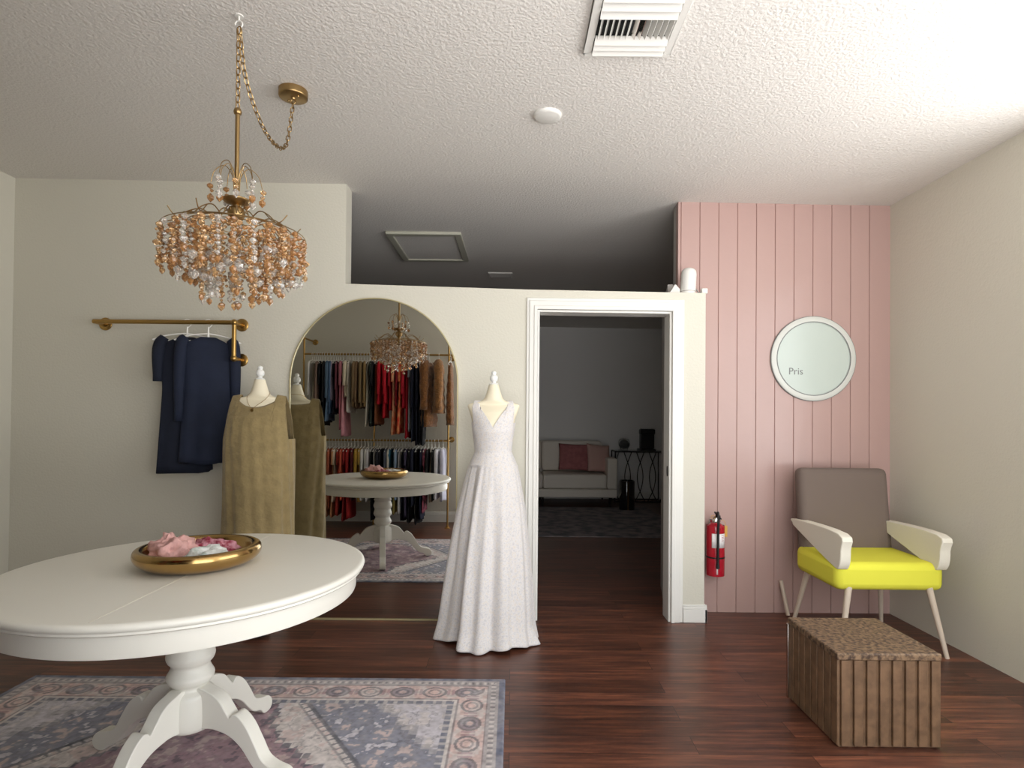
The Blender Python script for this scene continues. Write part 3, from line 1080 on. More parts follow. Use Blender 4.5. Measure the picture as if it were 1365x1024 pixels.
# necklace
b = MB()
nk = smooth([(.056, .012, 1.452), (.062, -.03, 1.428), (.048, -.062, 1.40), (.022, -.092, 1.372), (0, -.103, 1.352), (-.022, -.092, 1.372), (-.048, -.062, 1.40), (-.062, -.03, 1.428), (-.056, .012, 1.452), (-.03, .048, 1.462), (.03, .048, 1.462)], 5, closed=True)
b.tube(nk, .0014, 5, closed=True)
nt_ = thing('necklace', 'fine gold necklace with small round pendant on the olive-dressed form', 'necklace', gd)
b.build('necklace_chain', M['brass'], nt_, shade=60)
MB().lathe([(.001, -.0015), (.009, -.0015), (.009, .0015), (.001, .0015)], 20, M=Matrix.Translation((0, -.106, 1.343)) @ Matrix.Rotation(PI / 2, 4, 'X')).build('pendant', M['brass'], nt_, shade=50)


# ------------------------------------------------------------------ garments
GM = {}


def cloth(c, fur=False):
    key = (c, fur)
    if key not in GM:
        if fur:
            GM[key] = mat('fur', c, .95, bump=.9, bscale=60, bdist=.02, vary=.35, vscale=24, sheen=.4, detail=5)
        elif '/' in c:
            c1, c2 = c.split('/')
            GM[key] = mat('printed_cloth', c1, .85, c2=c2, vscale=16, bump=.15, bscale=30)
        else:
            GM[key] = mat('cloth', c, .85, vary=.18, vscale=9, bump=.15, bscale=30)
    return GM[key]


def garment_mesh(L, T_, W, flare, seed, fur=False, sleeve=.45, strappy=False):
    """hung along the rail: X = thickness, Y = width, origin at the hook line; returns MB for body and for two sleeves"""
    rd = random.Random(seed)
    n, rows = 28, 22
    p1, p2, p3 = (rd.uniform(0, 6.28) for _ in range(3))

    def ring(v):
        z = -.097 - L * v
        hwid = interp([(0, .045), (.05, W * .82), (.12, W * .92), (.4, W * .86), (1, W * flare)], v)[0]
        th_ = T_ * interp([(0, .35), (.08, .6), (.35, .9), (1, 1.15)], v)[0]
        if fur:
            th_ *= 1 + .10 * math.sin(v * 2 * PI * 6)
            hwid *= 1 + .04 * math.sin(v * 2 * PI * 6)
        out = []
        for j in range(n):
            a = 2 * PI * j / n
            k = 1 + .30 * min(1, v * 1.4) * math.sin(6 * a + p1 + 1.5 * v) + .18 * v * math.sin(9 * a + p2)
            if fur:
                k = 1 + .05 * math.sin(7 * a + p1)
            x = th_ * math.cos(a) * k + .010 * v * math.sin(3 * v + p3)
            y = hwid * (abs(math.sin(a)) ** .8) * math.copysign(1, math.sin(a)) * (1 + .05 * v * math.sin(5 * a + p2))
            out.append((x, y, z + .010 * v * math.sin(3 * a + p3)))
        return out
    body = MB().loft([ring(k / (rows - 1)) for k in range(rows)])
    sl = []
    if sleeve:
        for sgn in (-1, 1):
            r0 = min(T_ * 1.0, .05) if not fur else T_ * .8
            pts = [(0, sgn * W * .80, -.105), (.002, sgn * (W * .96), -.15), (.004, sgn * (W * 1.02), -.085 - sleeve * .5), (.0, sgn * W * 1.02, -.085 - sleeve)]
            pts = smooth(pts, 4)
            m_ = len(pts)
            rs = [r0 * (.75 + .25 * math.sin(PI * min(1, k / m_ * 1.2))) * (1 + (.10 * math.sin(k * 1.7) if fur else 0)) for k in range(m_)]
            sl.append(MB().tube(pts, rs, 12))
    return body, sl


def ordinal(n):
    return f"{n}{'th' if 10 <= n % 100 <= 20 else {1: 'st', 2: 'nd', 3: 'rd'}.get(n % 10, 'th')}"


HPROF = None


def make_hanger(loc, rz, label, group):
    """white hanger: hook over the rail + shoulder bar"""
    t = thing('clothes_hanger', label, 'hanger', loc, rz, group)
    return t


hook_mb = MB()
hk = [(0, 0, -.075), (0, 0, -.045), (0, .006, -.033), (0, .018, -.020), (0, .0205, -.004), (0, .0145, .0115), (0, 0, .0180), (0, -.013, .0125), (0, -.0185, .0)]
hook_mb.tube(smooth(hk, 4), .0030, 6)
hook_mb.tube([(0, 0, -.03), (0, 0, -.10)], [.0045, .0075], 8)
bar_mb = MB()
bar_mb.tube(smooth([(0, -.19, -.125), (0, -.12, -.095), (0, -.03, -.077), (0, .03, -.077), (0, .12, -.095), (0, .19, -.125)], 5), [.0045] * 26, 8)
bar_mb.tube([(0, -.188, -.125), (0, .188, -.125)], .0035, 6)
PROTO = {}


def hang(x, y, zr, spec, label_g, label_h, ggroup, hgroup, seed, rz):
    """a hanger on the rail and a garment on it, both top-level"""
    name, c, L, T_, W, flare, sleeve, fur = spec
    if 'h' not in PROTO:
        t = thing('clothes_hanger', label_h, 'hanger', (x, y, zr), rz, hgroup)
        hook_mb.build('hook', M['hanger'], t, shade=60)
        bar_mb.build('shoulder_bar', M['hanger'], t, shade=60)
        PROTO['h'] = t
    else:
        t = PROTO['h'].copy(); col.objects.link(t)
        t.location = (x, y, zr); t.rotation_euler = (0, 0, rz)
        tag(t, label_h, 'hanger', hgroup)
        for ch in list(PROTO['h'].children):
            d = ch.copy(); col.objects.link(d); d.parent = t
    g = thing(name, label_g, 'garment', (x, y, zr), rz, ggroup)
    body, sl = garment_mesh(L, T_, W, flare, seed, fur, sleeve)
    m_ = cloth(c, fur)
    body.build('body', m_, g, shade=180)
    for s_ in sl:
        s_.build('sleeve', m_, g, shade=180)
    return g


RACK_Y = 0.64
Z_UP, Z_LO = 2.078, 1.046
XL_, XR_ = -2.51, -0.765
# name, description, colours, length, thickness, half width, flare, sleeve length, fur
UP = [
    ('blouse', 'ivory blouse', 'e6dfd2', .50, .015, .19, .9, .30, 0), ('blouse', 'white cotton shirt', 'e8e6e2', .55, .015, .20, .9, .42, 0),
    ('dress', 'cream slip dress', 'd9cdb8', .66, .016, .17, 1.0, 0, 0), ('dress', 'pale sage dress', 'b6b29c', .70, .016, .17, 1.05, 0, 0),
    ('dress', 'mauve beige dress', 'a48a82', .72, .018, .18, 1.05, 0, 0), ('jacket', 'dusty taupe jacket', '8d7468', .60, .018, .20, .9, .5, 0),
    ('dress', 'black dress', '15151b', .76, .022, .19, 1.05, .3, 0), ('jacket', 'black jacket', '1b1a20', .72, .022, .20, 1.0, .5, 0),
    ('denim_dress', 'light denim dress', '5d7690', .70, .030, .20, 1.05, .45, 0), ('denim_jacket', 'blue denim shirt', '4a6484', .62, .022, .20, .95, .5, 0),
    ('blouse', 'lavender blouse', 'b9aec4', .46, .018, .19, .95, .3, 0), ('dress', 'black lace top', '241f2a', .62, .016, .18, 1, .2, 0),
    ('blouse', 'plum blouse', '7a4250', .56, .020, .19, .95, .35, 0), ('dress', 'rose pink dress', 'b8707e', .80, .028, .19, 1.1, .3, 0),
    ('dress', 'long pink dress', 'cf8f98', .88, .028, .19, 1.2, 0, 0), ('blouse', 'cream ruffled blouse', 'e4d8be', .42, .030, .19, .95, .3, 0),
    ('blouse', 'off-white eyelet blouse', 'ded8ce', .60, .020, .18, 1.05, .3, 0), ('vest', 'pale khaki vest', 'b3a07c', .50, .022, .19, .9, 0, 0),
    ('jacket', 'tan jacket', '8b7354', .54, .026, .20, .9, .46, 0), ('jacket', 'brown suede jacket', '7c6248', .55, .026, .20, .9, .5, 0),
    ('jacket', 'olive brown jacket', '86714f', .54, .026, .20, .9, .5, 0), ('jacket', 'camel jacket', '94794f', .54, .022, .20, .9, .5, 0),
    ('dress', 'ivory long dress', 'ddd8ca', .76, .024, .18, 1.1, 0, 0), ('dress', 'dark green dress', '26332b', .74, .030, .19, 1.1, .2, 0),
    ('dress', 'black velvet dress', '14161a', .76, .030, .19, 1.1, .3, 0), ('dress', 'copper brown dress', '8c5434', .74, .022, .18, 1.05, 0, 0),
    ('blouse', 'scarlet blouse', 'c01428', .50, .030, .20, .95, .4, 0), ('dress', 'red satin dress', 'b80f22', .66, .030, .19, 1.05, .3, 0),
    ('blouse', 'bright red top', 'c4122a', .50, .030, .20, .95, .4, 0), ('dress', 'crimson dress', 'a50f20', .58, .026, .19, 1.0, .3, 0),
    ('dress', 'coral floral dress', 'd9744c/e3b088', .86, .030, .19, 1.15, .25, 0), ('blouse', 'dark red blouse', '8c1020', .52, .024, .19, .95, .35, 0),
    ('dress', 'orange and red printed dress', 'c63524/e2915c', .84, .030, .19, 1.15, .25, 0), ('blouse', 'ruby red blouse', 'b4102a', .54, .030, .20, 1.0, .4, 0),
    ('dress', 'long red gown', 'a80e20', .90, .030, .19, 1.1, 0, 0), ('dress', 'silver grey dress', '8d9096', .82, .024, .19, 1.05, .2, 0),
    ('coat', 'midnight blue coat', '181d33', .94, .027, .20, 1.05, .55, 0), ('coat', 'dark navy coat', '12162a', .98, .027, .20, 1.05, .55, 0),
    ('gown', 'black sequin gown', '14141c', .96, .027, .19, 1.1, 0, 0), ('gown', 'black tulle gown', '0f1016', .98, .027, .19, 1.25, 0, 0),
]
N_UP = len(UP)


def spaced(rows, x0, x1):
    """rail positions that give each garment room in proportion to its thickness"""
    w = np.array([r[4] + .004 for r in rows])
    c = np.cumsum(w) - w / 2
    return x0 + (x1 - x0) * c / w.sum()


xs_up = spaced(UP, XL_ + .09, -1.04)
for k, (nm, desc, c, L, T_, W, fl, sl, fur) in enumerate(UP):
    rd = random.Random(100 + k)
    lab = f"{desc}, {ordinal(k + 1)} from left on the upper rail in the mirror"
    hang(float(xs_up[k]), RACK_Y, Z_UP, (nm, c, L, T_ * .74, W, fl, sl, fur), lab, f"white hanger carrying the {desc} on the upper mirrored rail",
         'garments on the upper clothes rail', 'hangers on the upper clothes rail', k, rd.uniform(-.09, .09))
for k, (x, c, desc, rz, L) in enumerate(((-1.00, '936030', 'thick brown fur coat', .15, .76), (-.885, 'a87440', 'lighter brown fur coat', -.1, .60), (-.742, '8a5828', 'brown fur jacket beyond the right rack post', .05, .74))):
    hang(x, RACK_Y, Z_UP, ('fur_coat', c, L, .040 if k == 2 else .072, .10 if k == 2 else .21, .95, 0 if k == 2 else .58, True), desc + ' on the upper rail in the mirror', f"white hanger carrying the {desc} in the mirror",
         'fur coats on the upper clothes rail', 'hangers on the upper clothes rail', 300 + k, rz)
LO = [
    ('blouse', 'black top', '1e1c20', .55, .024, .19, 1, .3, 0), ('blouse', 'rust blouse', 'a4552f', .62, .024, .19, 1, .3, 0), ('skirt', 'tan slip skirt', 'b58b63', .74, .024, .17, 1.05, 0, 0),
    ('dress', 'peach dress', 'd0a07c', .80, .024, .18, 1.05, 0, 0), ('blouse', 'terracotta blouse', 'a95a3e', .70, .024, .19, 1, .3, 0), ('dress', 'apricot dress', 'cf9064', .80, .024, .18, 1.05, .2, 0),
    ('dress', 'cream striped dress', 'd8c9b0', .62, .022, .18, 1.05, .2, 0), ('dress', 'brick red dress', 'a23226', .78, .024, .18, 1.05, .2, 0), ('blouse', 'coral blouse', 'c8583e', .60, .024, .19, 1, .3, 0),
    ('dress', 'dark red dress', '8e1f1e', .84, .026, .18, 1.05, .2, 0), ('dress', 'red knit dress', 'a92424', .82, .026, .18, 1.0, .4, 0), ('blouse', 'burgundy blouse', '5e2026', .60, .024, .19, 1, .3, 0),
    ('blouse', 'mustard blouse', 'b08a36', .56, .028, .19, 1, .3, 0), ('dress', 'golden yellow dress', 'c4a254', .62, .028, .18, 1.05, .2, 0), ('blouse', 'white ruffled blouse', 'dedcd8', .60, .026, .19, 1, .35, 0),
    ('blouse', 'white linen shirt', 'e2e0dc', .62, .024, .19, 1, .4, 0), ('blouse', 'pale grey blouse', 'c2c0c0', .56, .024, .19, 1, .3, 0), ('trousers', 'black trousers', '191a1f', .84, .026, .17, .9, 0, 0),
    ('blouse', 'white camisole', 'e0dedb', .50, .020, .17, 1, 0, 0), ('blouse', 'charcoal top', '2c2d34', .62, .024, .19, 1, .3, 0), ('dress', 'black wrap dress', '17171c', .84, .026, .18, 1.05, .3, 0),
    ('blouse', 'slate blouse', '525866', .66, .024, .19, 1, .3, 0), ('blouse', 'ivory top', 'd8d2c4', .52, .020, .19, 1, .3, 0), ('dress', 'teal dress', '2d5f76', .76, .026, .18, 1.05, .2, 0),
    ('skirt', 'pale yellow skirt', 'c7b670', .76, .024, .17, 1.05, 0, 0), ('blouse', 'sky blue shirt', '8fa4bc', .60, .022, .19, 1, .4, 0), ('dress', 'white midi dress', 'd6d5d6', .76, .024, .18, 1.05, 0, 0),
    ('trousers', 'dark navy trousers', '181c2c', .84, .026, .17, .9, 0, 0), ('dress', 'dusky violet dress', '4c4560', .80, .026, .18, 1.05, .2, 0), ('dress', 'black shirt dress', '18181e', .86, .026, .18, 1.0, .4, 0),
    ('jacket', 'navy blazer', '1c2136', .66, .026, .20, .95, .5, 0), ('trousers', 'black wide trousers', '131318', .88, .028, .17, 1.0, 0, 0), ('dress', 'ink blue dress', '20243c', .82, .026, .18, 1.05, .2, 0),
    ('blouse', 'black and pink printed top', '1d1b22/b05a70', .74, .024, .18, 1.0, .2, 0), ('jacket', 'black cropped jacket', '17171b', .52, .026, .20, .95, .4, 0), ('skirt', 'beige satin skirt', 'b9a892', .62, .024, .17, 1.05, 0, 0),
    ('blouse', 'black blouse with white collar', '1a1a1e', .60, .024, .19, 1, .4, 0), ('blouse', 'crisp white blouse', 'e6e6ee', .58, .034, .20, 1.0, .45, 0), ('blouse', 'lavender white shirt', 'd6d6ea', .60, .036, .20, 1.0, .45, 0),
]
N_LO = len(LO)
xs_lo = spaced(LO, XL_ + .19, XR_ - .035)
for k, (nm, desc, c, L, T_, W, fl, sl, fur) in enumerate(LO):
    rd = random.Random(500 + k)
    lab = f"{desc}, {ordinal(k + 1)} from left on the lower rail in the mirror"
    hang(float(xs_lo[k]), RACK_Y, Z_LO, (nm, c, L, T_ * .74, W, fl, sl, fur), lab, f"white hanger carrying the {desc} on the lower mirrored rail",
         'garments on the lower clothes rail', 'hangers on the lower clothes rail', 700 + k, rd.uniform(-.09, .09))

# rack of brass pipe
t = thing('clothes_rack', 'double brass pipe clothes rack on the rear wall, seen in the mirror', 'clothes rack', (0, 0, 0))


def flange(B, x, y, z, sgn, r=.036):
    Mx = Matrix.Translation((x, y, z)) @ Matrix.Rotation(-PI / 2 * sgn, 4, 'X')
    B.lathe([(.001, 0), (r, 0), (r, .006), (r * .9, .009), (.020, .011), (.018, .028), (.001, .028)], 24, M=Mx)


for x in (XL_, -1.655, XR_):
    ztop = 2.27 if x != -1.655 else Z_UP
    b = MB(); b.tube([(x, RACK_Y, .012), (x, RACK_Y, ztop)], .011, 12)
    b.lathe([(.001, 0), (.034, 0), (.034, .006), (.018, .012), (.017, .03), (.001, .03)], 20, loc=(x, RACK_Y, 0))
    b.build('post', M['brass'], t, shade=50)
    for z in ((2.27,) if x == XL_ else ((2.27, Z_UP, Z_LO) if x == XR_ else ())):
        b = MB(); b.tube([(x, RACK_Y, z), (x, Y_REAR + .005, z)], .011, 12); flange(b, x, Y_REAR, z, 1)
        b.sphere((x, RACK_Y, z), .017, 12, 8)
        b.build('wall_bracket', M['brass'], t, shade=50)
for z in (Z_UP, Z_LO):
    b = MB(); b.tube([(XL_, RACK_Y, z), (XR_ + .12 if z == Z_UP else XR_, RACK_Y, z)], .0115, 12)
    b.build('rail', M['brass'], t, shade=50)

# brass rail on the near left wall with navy garments
LRZ = at_y(312, 430, Y_WALL - .11).z
LBZ = at_y(312, 478, Y_WALL - .11).z
LX = at_y(312, 450, Y_WALL - .11).x
yr = Y_WALL - .11
t = thing('wall_rail', 'brass pipe clothes rail fixed to the cream wall left of the mirror', 'clothes rail', (0, 0, 0))
b = MB(); b.tube([(LX - .9, yr, LRZ), (LX, yr, LRZ)], .014, 14); b.sphere((LX, yr, LRZ), .021, 14, 10); b.build('rail', M['brass'], t, shade=50)
b = MB(); b.tube([(LX, yr, LBZ), (LX, yr, LRZ)], .014, 14); b.sphere((LX, yr, LBZ), .021, 14, 10); b.build('upright', M['brass'], t, shade=50)
for z in (LRZ, LBZ):
    b = MB(); b.tube([(LX, yr, z), (LX, Y_WALL - .004, z)], .014, 14); flange(b, LX, Y_WALL, z, -1, .042); b.build('wall_bracket', M['brass'], t, shade=50)
b = MB(); b.tube([(LX - .9, yr, LRZ), (LX - .9, Y_WALL - .004, LRZ)], .014, 14); flange(b, LX - .9, Y_WALL, LRZ, -1, .042); b.build('wall_bracket', M['brass'], t, shade=50)
for k, (dx, L, T_, desc) in enumerate(((-.165, .80, .036, 'navy blue jacket at the end of the near wall rail'), (-.30, .86, .036, 'dark navy dress second from the end of the near wall rail'))):
    hang(LX + dx, yr, LRZ, ('jacket' if k == 0 else 'dress', '1b2338' if k == 0 else '151b2c', L, T_, .155, 1.0, .55 if k == 0 else .3, 0), desc,
         'white hanger carrying the ' + ('navy blue jacket' if k == 0 else 'dark navy dress') + ' on the near wall rail', 'navy garments on the near wall rail', 'hangers on the near wall rail', 900 + k, -1.12)

# ------------------------------------------------------------------ back room
SXR, SXL, SY0, SY1 = 1.585, -.55, 8.62, 9.52
t = thing('sofa', 'oatmeal upholstered sofa against the far wall of the back room', 'sofa', (0, 0, 0))
b = MB(); b.box(SXL, SXR, SY0, SY1, .145, .27); b.build('base', M['sofa'], t, bevel=.02)
for x in (SXL, SXR - .15):
    b = MB(); b.box(x, x + .15, SY0, SY1, .27, .735); b.build('arm', M['sofa'], t, bevel=.03, seg=3)
b = MB(); b.box(SXL + .15, SXR - .15, SY1 - .20, SY1, .27, .96); b.build('back', M['sofa'], t, bevel=.03, seg=3)
xm = at_y(724, 640, SY0).x
for x0, x1 in ((SXL + .155, xm - .003), (xm + .003, SXR - .155)):
    b = MB(); b.box(x0, x1, SY0 + .005, SY1 - .22, .275, .49); b.build('seat_cushion', M['sofa'], t, bevel=.035, seg=3)
    b = MB(); b.box(x0, x1, SY1 - .40, SY1 - .20, .50, .975); b.build('back_cushion', M['sofa'], t, bevel=.06, seg=4)
for x in (SXL + .1, .05 + .42, SXR - .1):
    for y in (SY0 + .08, SY1 - .08):
        b = MB(); b.tube([(x, y, 0), (x, y, .15)], [.014, .022], 10); b.build('leg', M['darkmetal'], t, shade=50)


def pillow(name, m, label, px, py, y, w, h, tilt, rz, lean):
    c = at_y(px, py, y)

    def fn(i, j):
        u, v = 2 * i / 24 - 1, 2 * j / 24 - 1
        return u, v
    b = MB()
    for sg in (-1, 1):
        b.grid(lambda i, j: ((2 * i / 20 - 1) * w / 2 * (1 - .05 * (1 - (2 * j / 20 - 1) ** 2)), sg * .07 * ((1 - (2 * i / 20 - 1) ** 2) * (1 - (2 * j / 20 - 1) ** 2)) ** .45, (2 * j / 20 - 1) * h / 2 * (1 - .05 * (1 - (2 * i / 20 - 1) ** 2))), 21, 21)
    o = b.build(name, m, shade=180)
    o.location = c
    o.rotation_euler = (lean, tilt, rz)
    return tag(o, label, 'cushion')


pillow('throw_pillow', M['pillow'], 'dusty rose throw pillow lying against the sofa back', 766, 609.5, 8.98, .50, .42, .03, 0, -.25)
pillow('throw_pillow', M['blush'], 'blush throw pillow leaning on the right arm of the sofa', 798, 611, 8.90, .40, .44, .10, .35, -.3)

# console table with looping metal base
KX0, KX1, KY, KZ = at_y(818, 600, 9.35).x, 2.42, 9.36, .825
t = thing('console_table', 'black metal console table with looped circle base beside the sofa', 'console table', ((KX0 + KX1) / 2, KY, 0))
hw = (KX1 - KX0) / 2
b = MB(); b.box(-hw, hw, -.17, .17, KZ - .012, KZ); b.build('glass_top', M['glass'], t, shade=0)
b = MB(); b.tube([(-hw, -.17, KZ - .02), (hw, -.17, KZ - .02), (hw, .17, KZ - .02), (-hw, .17, KZ - .02)], .011, 8, closed=True); b.build('top_frame', M['darkmetal'], t, shade=50)
b = MB(); b.tube([(-hw, -.15, .01), (hw, -.15, .01), (hw, .15, .01), (-hw, .15, .01)], .009, 8, closed=True); b.build('bottom_frame', M['darkmetal'], t, shade=50)
for cx_ in (-hw * .74, -hw * .22, hw * .30, hw * .80):
    b = MB()
    w = hw * .36
    b.tube(smooth([(cx_ - w * .3, -.155, KZ - .03), (cx_ - w, -.155, KZ * .60), (cx_ - w * .9, -.155, KZ * .3), (cx_ - w * .2, -.155, .02)], 6), .007, 8)
    b.tube(smooth([(cx_ + w * .3, -.155, KZ - .03), (cx_ + w, -.155, KZ * .60), (cx_ + w * .9, -.155, KZ * .3), (cx_ + w * .2, -.155, .02)], 6), .007, 8)
    b.build('loop', M['darkmetal'], t, shade=50)
for sx in (-1, 1):
    for sy in (-1, 1):
        b = MB(); b.tube([(sx * hw, sy * .15, 0), (sx * hw, sy * .17, KZ - .02)], .009, 8); b.build('leg', M['darkmetal'], t, shade=50)
cmx = at_y(861.5, 590, 9.34).x
t = thing('coffee_machine', 'black coffee machine on the console table', 'coffee machine', (cmx, 9.34, KZ))
b = MB(); b.box(-.085, .125, -.03, .14, .02, .345); b.build('body', M['black'], t, bevel=.015)
b = MB(); b.box(-.125, .11, -.15, .0, .255, .345); b.build('brew_head', M['black'], t, bevel=.02)
b = MB(); b.box(-.12, .12, -.15, .14, 0, .022); b.build('drip_tray', M['black'], t, bevel=.006)
b = MB(); b.tube([(-.118, -.1, .345), (-.118, -.1, .362)], .012, 12); b.build('knob', M['chrome'], t, shade=50)
jx = at_y(832, 590, 9.34).x
t = thing('glass_jar', 'round dark glass jar on the left of the console table', 'jar', (jx, 9.34, KZ))
b = MB(); b.lathe(smooth([(.001, 0), (.055, .0), (.060, .02), (.085, .07), (.095, .12), (.075, .17), (.05, .185)], 4), 28); b.build('bowl', M['glass'], t, shade=60)
b = MB(); b.sphere((0, 0, .09), .06, 16, 10); b.build('filling', M['darkmetal'], t, shade=60)
bx_ = at_z(835.5, 676, 0)
t = thing('waste_bin', 'black cylindrical waste bin on the floor beside the sofa arm', 'waste bin', (at_y(835.5, 660, 8.45).x, 8.45, 0))
b = MB(); b.lathe([(.001, 0), (.108, 0), (.112, .01), (.112, .42), (.108, .43), (.10, .43), (.10, .03), (.001, .03)], 40); b.build('drum', mat('glossy_black', (24, 22, 24), .12, coat=.6), t, shade=40)
b = MB(); b.box(-.012, .008, -.1135, -.108, .01, .42); b.build('highlight_strip', M['goldtray'], t, shade=0)  # gold strip stands in for the reflected highlight on the glossy drum

# ------------------------------------------------------------------ right-hand things
# extinguisher
exx = at_y(953.5, 720, 3.93).x
t = thing('fire_extinguisher', 'red fire extinguisher hung on the pink wall beside the half wall', 'fire extinguisher', (exx, 3.928, 0))
z0, z1 = at_y(953, 766, 3.92).z, at_y(953, 700, 3.92).z
b = MB(); b.lathe(smooth([(.001, z0), (.050, z0), (.058, z0 + .008), (.060, z0 + .02), (.060, z1 - .03), (.055, z1 - .008), (.035, z1 + .010), (.020, z1 + .018), (.001, z1 + .02)], 4), 40); b.build('cylinder', M['red'], t, shade=60)
b = MB(); b.lathe([(.001, z1 + .016), (.020, z1 + .016), (.022, z1 + .035), (.016, z1 + .05), (.001, z1 + .05)], 20); b.tube([(-.02, -.005, z1 + .035), (.03, -.005, z1 + .035)], .011, 10); b.build('valve', M['chrome'], t, shade=50)
b = MB()
Mh = Matrix.Translation((0, -.01, z1 + .05))
b.box(-.006, .006, -.075, .03, .0, .010, Mh @ Matrix.Rotation(-.25, 4, 'X')); b.box(-.007, .007, -.085, .03, .022, .032, Mh @ Matrix.Rotation(.25, 4, 'X'))
b.build('lever', M['black'], t, bevel=.003)
b = MB(); hp = smooth([(-.005, -.03, z1 + .06), (-.006, -.062, z1 + .092), (-.008, -.080, z1 + .04), (-.008, -.074, z1 - .06), (-.008, -.072, z0 + .09)], 6)
b.tube(hp, .0085, 10); b.build('hose', M['black'], t, shade=60)
b = MB(); b.tube([(-.008, -.072, z0 + .09), (-.008, -.072, z0 + .055)], [.010, .012], 10); b.build('nozzle', M['black'], t, shade=50)
th0 = [math.radians(a) for a in range(228, 330, 6)]
b = MB()
zl0, zl1 = at_y(953, 731, 3.87).z, at_y(953, 712, 3.87).z
b.grid(lambda i, j: (.0608 * math.cos(th0[i]), .0608 * math.sin(th0[i]), zl0 + (zl1 - zl0) * j), len(th0), 2); lab_ = b.build('instruction_label', M['label'], t, shade=60, solid=.0004)
for k in range(4):
    b = MB(); zz = zl1 - .012 - k * .012
    a_ = [math.radians(q) for q in range(290, 312, 4)]
    b.grid(lambda i, j: (.0613 * math.cos(a_[i]), .0613 * math.sin(a_[i]), zz + .004 * j), len(a_), 2); b.build('print_line', M['pillow'], lab_, shade=60)
b = MB(); zs = at_y(953, 744.5, 3.87).z
b.lathe([(.0602, zs - .005), (.0622, zs - .005), (.0622, zs + .005), (.0602, zs + .005)], 40, cap=False); b.build('strap', M['black'], t, shade=40)
a_ = [math.radians(q) for q in range(258, 270, 3)]
b = MB(); b.grid(lambda i, j: (.0606 * math.cos(a_[i]), .0606 * math.sin(a_[i]), z0 + .012 + .068 * j), len(a_), 2); b.build('lower_label', M['label'], t, shade=60, solid=.0004)
b = MB(); b.box(.052, .070, -.032, -.029, z1 - .075, z1 + .0, Matrix.Rotation(.0, 4, 'Y')); b.build('inspection_tag', M['tan_tag'], t, bevel=.001)
b = MB(); b.tube([(.02, -.02, z1 + .045), (.05, -.03, z1 + .03), (.06, -.0305, z1 - .002)], .0015, 5); b.build('tag_string', M['tan_tag'], t)
b = MB(); b.tube([(.014 * math.cos(a) - .03, -.04, z1 + .06 + .010 * math.sin(a)) for a in [2 * PI * k / 14 for k in range(14)]], .0016, 5, closed=True); b.build('pull_pin_ring', M['tan_tag'], t)
b = MB(); b.box(-.02, .02, .058, Y_PINK - 3.928, z0 + .1, z1 + .03); b.build('wall_hook', M['chrome'], t, bevel=.002)

# round sign
sc = at_y(1083, 478.5, Y_PINK)
sr = 56 * Y_PINK / FPX
t = thing('round_sign', 'round white sign with double rim on the pink wall', 'sign', (sc.x, Y_PINK, sc.z))
Mx = Matrix.Rotation(PI / 2, 4, 'X')
b = MB(); b.lathe([(.001, .001), (sr, .001), (sr, .016), (sr - .004, .019), (sr - .034, .019), (sr - .036, .014), (.001, .014)], 80, M=Mx); b.build('sign_disc', M['signrim'], t, shade=40)
b = MB(); b.lathe([(sr - .002, .0), (sr + .004, .0), (sr + .004, .014), (sr - .002, .014)], 80, M=Mx, cap=False); b.build('outer_rim', M['grey'], t, shade=40)
b = MB(); b.lathe([(sr - .040, .013), (sr - .034, .013), (sr - .034, .0205), (sr - .040, .0205)], 80, M=Mx, cap=False); b.build('inner_rim', M['grey'], t, shade=40)
b = MB(); b.lathe([(.001, .013), (sr - .040, .013), (sr - .040, .0155), (.001, .0155)], 80, M=Mx); b.build('sign_face', M['sign'], t, shade=40)
fc = bpy.data.curves.new('lettering', 'FONT')
fc.body = 'Pris'
fc.size = .068
fc.extrude = .0008
fo = bpy.data.objects.new('lettering', fc); col.objects.link(fo); fo.parent = t
fc.materials.append(M['grey'])
lp = at_y(1049.5, 499.5, Y_PINK)
bpy.context.view_layer.update()
me_ = bpy.data.meshes.new_from_object(fo.evaluated_get(bpy.context.evaluated_depsgraph_get()))
bpy.data.objects.remove(fo)
fo = bpy.data.objects.new('lettering', me_); col.objects.link(fo); fo.parent = t
fo.location = (lp.x - sc.x, -.0165, lp.z - sc.z); fo.rotation_euler = (PI / 2, 0, 0)

# chair at the right edge
AX, AY = 1.853, 3.55
t = thing('armchair', 'armchair with taupe back, cream arms and pale legs by the pink wall', 'chair', (AX, AY, 0))
for dx in (0, .56):
    b = MB(); b.prism(smooth([(-.27, .69), (.24, .685), (.26, .655), (.20, .625), (-.20, .50), (-.28, .50), (-.30, .60)], 4, closed=True), 0, .06, M=Matrix.Translation((dx + .06, 0, 0)) @ Matrix.Rotation(PI / 2, 4, 'Z'))
    b.build('arm', M['creamfab'], t, bevel=.012)
b = MB(); b.box(.0, .62, -.26, .22, .36, .52); b.build('seat', M['yellow'], t, bevel=.04, seg=3)['label'] = 'yellow seat cushion'
b = MB(); b.box(.02, .60, -.05, .05, -.30, .32, Matrix.Translation((0, .22, .70)) @ Matrix.Rotation(-.12, 4, 'X')); b.build('backrest', M['taupe'], t, bevel=.04, seg=3)['label'] = 'taupe backrest'
for (x, y, fx, fy) in ((.08, -.24, .0, -.30), (.54, -.24, .60, -.30), (.08, .20, .02, .28), (.54, .20, .60, .28)):
    b = MB(); b.tube([(fx, fy, 0), (x, y, .38)], [.012, .019], 10); b.build('leg', M['palewood'], t, shade=50)

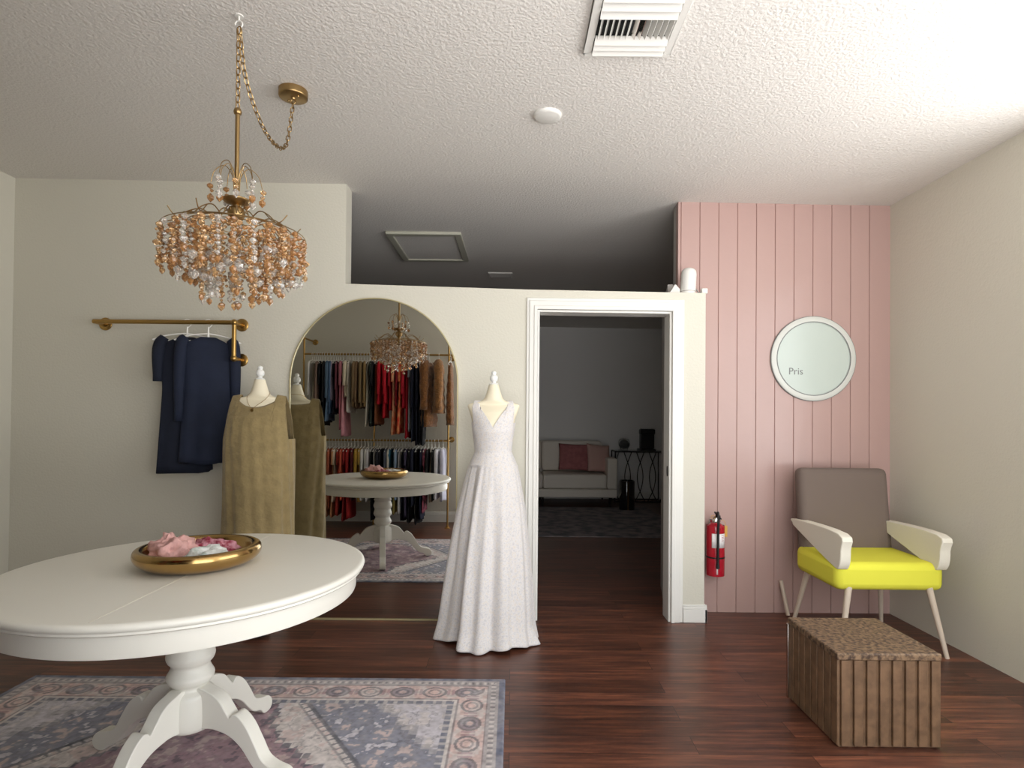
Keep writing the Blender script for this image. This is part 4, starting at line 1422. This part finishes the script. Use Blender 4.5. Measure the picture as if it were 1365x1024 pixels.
b = MB(); q0, q1 = at_y(1041, 774, 3.975), at_y(1050.5, 822, 3.93); b.tube([tuple(q0), (q1.x, q1.y, .006)], [.013, .013], 10)
tag(b.build('wooden_stick', M['palewood'], shade=60), 'short pale wooden stick leaning on the pink wall behind the brown box', 'stick')

# brown crate
t = thing('wooden_crate', 'brown box with vertical slats on the floor at the right edge', 'box', (1.335, 2.36, 0))
Wc, Dc, Hc = .42, .42, .385
b = MB(); b.box(.008, Wc - .008, .008, Dc - .008, 0, Hc - .03); b.build('box_body', M['crate'], t, shade=0)
for k in range(8):
    y = Dc * k / 8
    b = MB(); b.box(0, .012, y + .004, y + Dc / 8 - .004, .006, Hc - .03); b.build('slat', M['crate'], t, bevel=.003)
for k in range(8):
    x = Wc * k / 8
    b = MB(); b.box(x + .014, x + Wc / 8 - .002, -.004, .008, .006, Hc - .03); b.build('slat', M['crate'], t, bevel=.003)
b = MB(); b.box(-.006, Wc, -.008, Dc, Hc - .03, Hc); b.build('lid', mat('woven_lid', (132, 106, 80), .6, c2=(70, 52, 40), vscale=60, bump=.5, bscale=60), t, bevel=.006)
b = MB(); b.box(-.008, .0, Dc - .012, Dc + .004, .004, Hc - .03); b.build('corner_strip', M['chrome'], t, bevel=.002)['label'] = 'pale metal corner strip'

# things on top of the half wall
def walltop(x):
    return interp([(X_JOG, 2.206), (.094, 2.178), (X_END, 2.165)], x)[0]


cpos = at_y(917, 388, Y_WALL + .06)
t = thing('white_canister', 'white rounded cylinder standing on the half wall above the doorway', 'canister', (cpos.x, Y_WALL + .065, walltop(cpos.x)))
b = MB(); b.lathe(smooth([(.001, .0), (.046, .0), (.050, .006), (.050, .10), (.049, .145), (.040, .168), (.022, .178), (.001, .180)], 4), 36, M=Matrix.Rotation(.05, 4, 'Y')); b.build('shell', M['white'], t, shade=60)
b = MB(); b.lathe([(.047, .018), (.0515, .018), (.0515, .022), (.047, .022)], 36, cap=False); b.build('seam_ring', M['greywall'], t)
kpos = at_y(898.5, 388, Y_WALL + .05)
b = MB()
b.loft([[(-.040, -.022, 0), (.034, -.03, 0), (.034, .03, 0), (-.040, .022, 0)], [(-.018, -.016, .03), (.036, -.022, .03), (.036, .022, .03), (-.018, .016, .03)], [(.004, -.006, .066), (.014, -.008, .064), (.014, .008, .064), (.004, .006, .066)]])
o = b.build('motion_sensor', M['white'], bevel=.006, seg=3)
o.location = (kpos.x, Y_WALL + .055, walltop(kpos.x))
tag(o, 'small white wedge-shaped sensor left of the cylinder on the half wall', 'sensor')
gpos = at_y(934, 388, Y_WALL + .05)
t = thing('power_adapter', 'small white plug adapter with cable right of the cylinder on the half wall', 'adapter', (gpos.x, Y_WALL + .05, walltop(gpos.x)))
b = MB(); b.box(.002, .042, -.02, .02, .004, .040); b.build('plug', M['white'], t, bevel=.006)
b = MB(); b.tube(smooth([(.004, 0, .02), (-.012, -.01, .006), (-.028, 0, .03), (-.04, .01, .046), (-.034, .014, .012), (-.05, .0, .005), (-.066, -.01, .004)], 5), .004, 8); b.build('cable', M['grey'], t, shade=60)
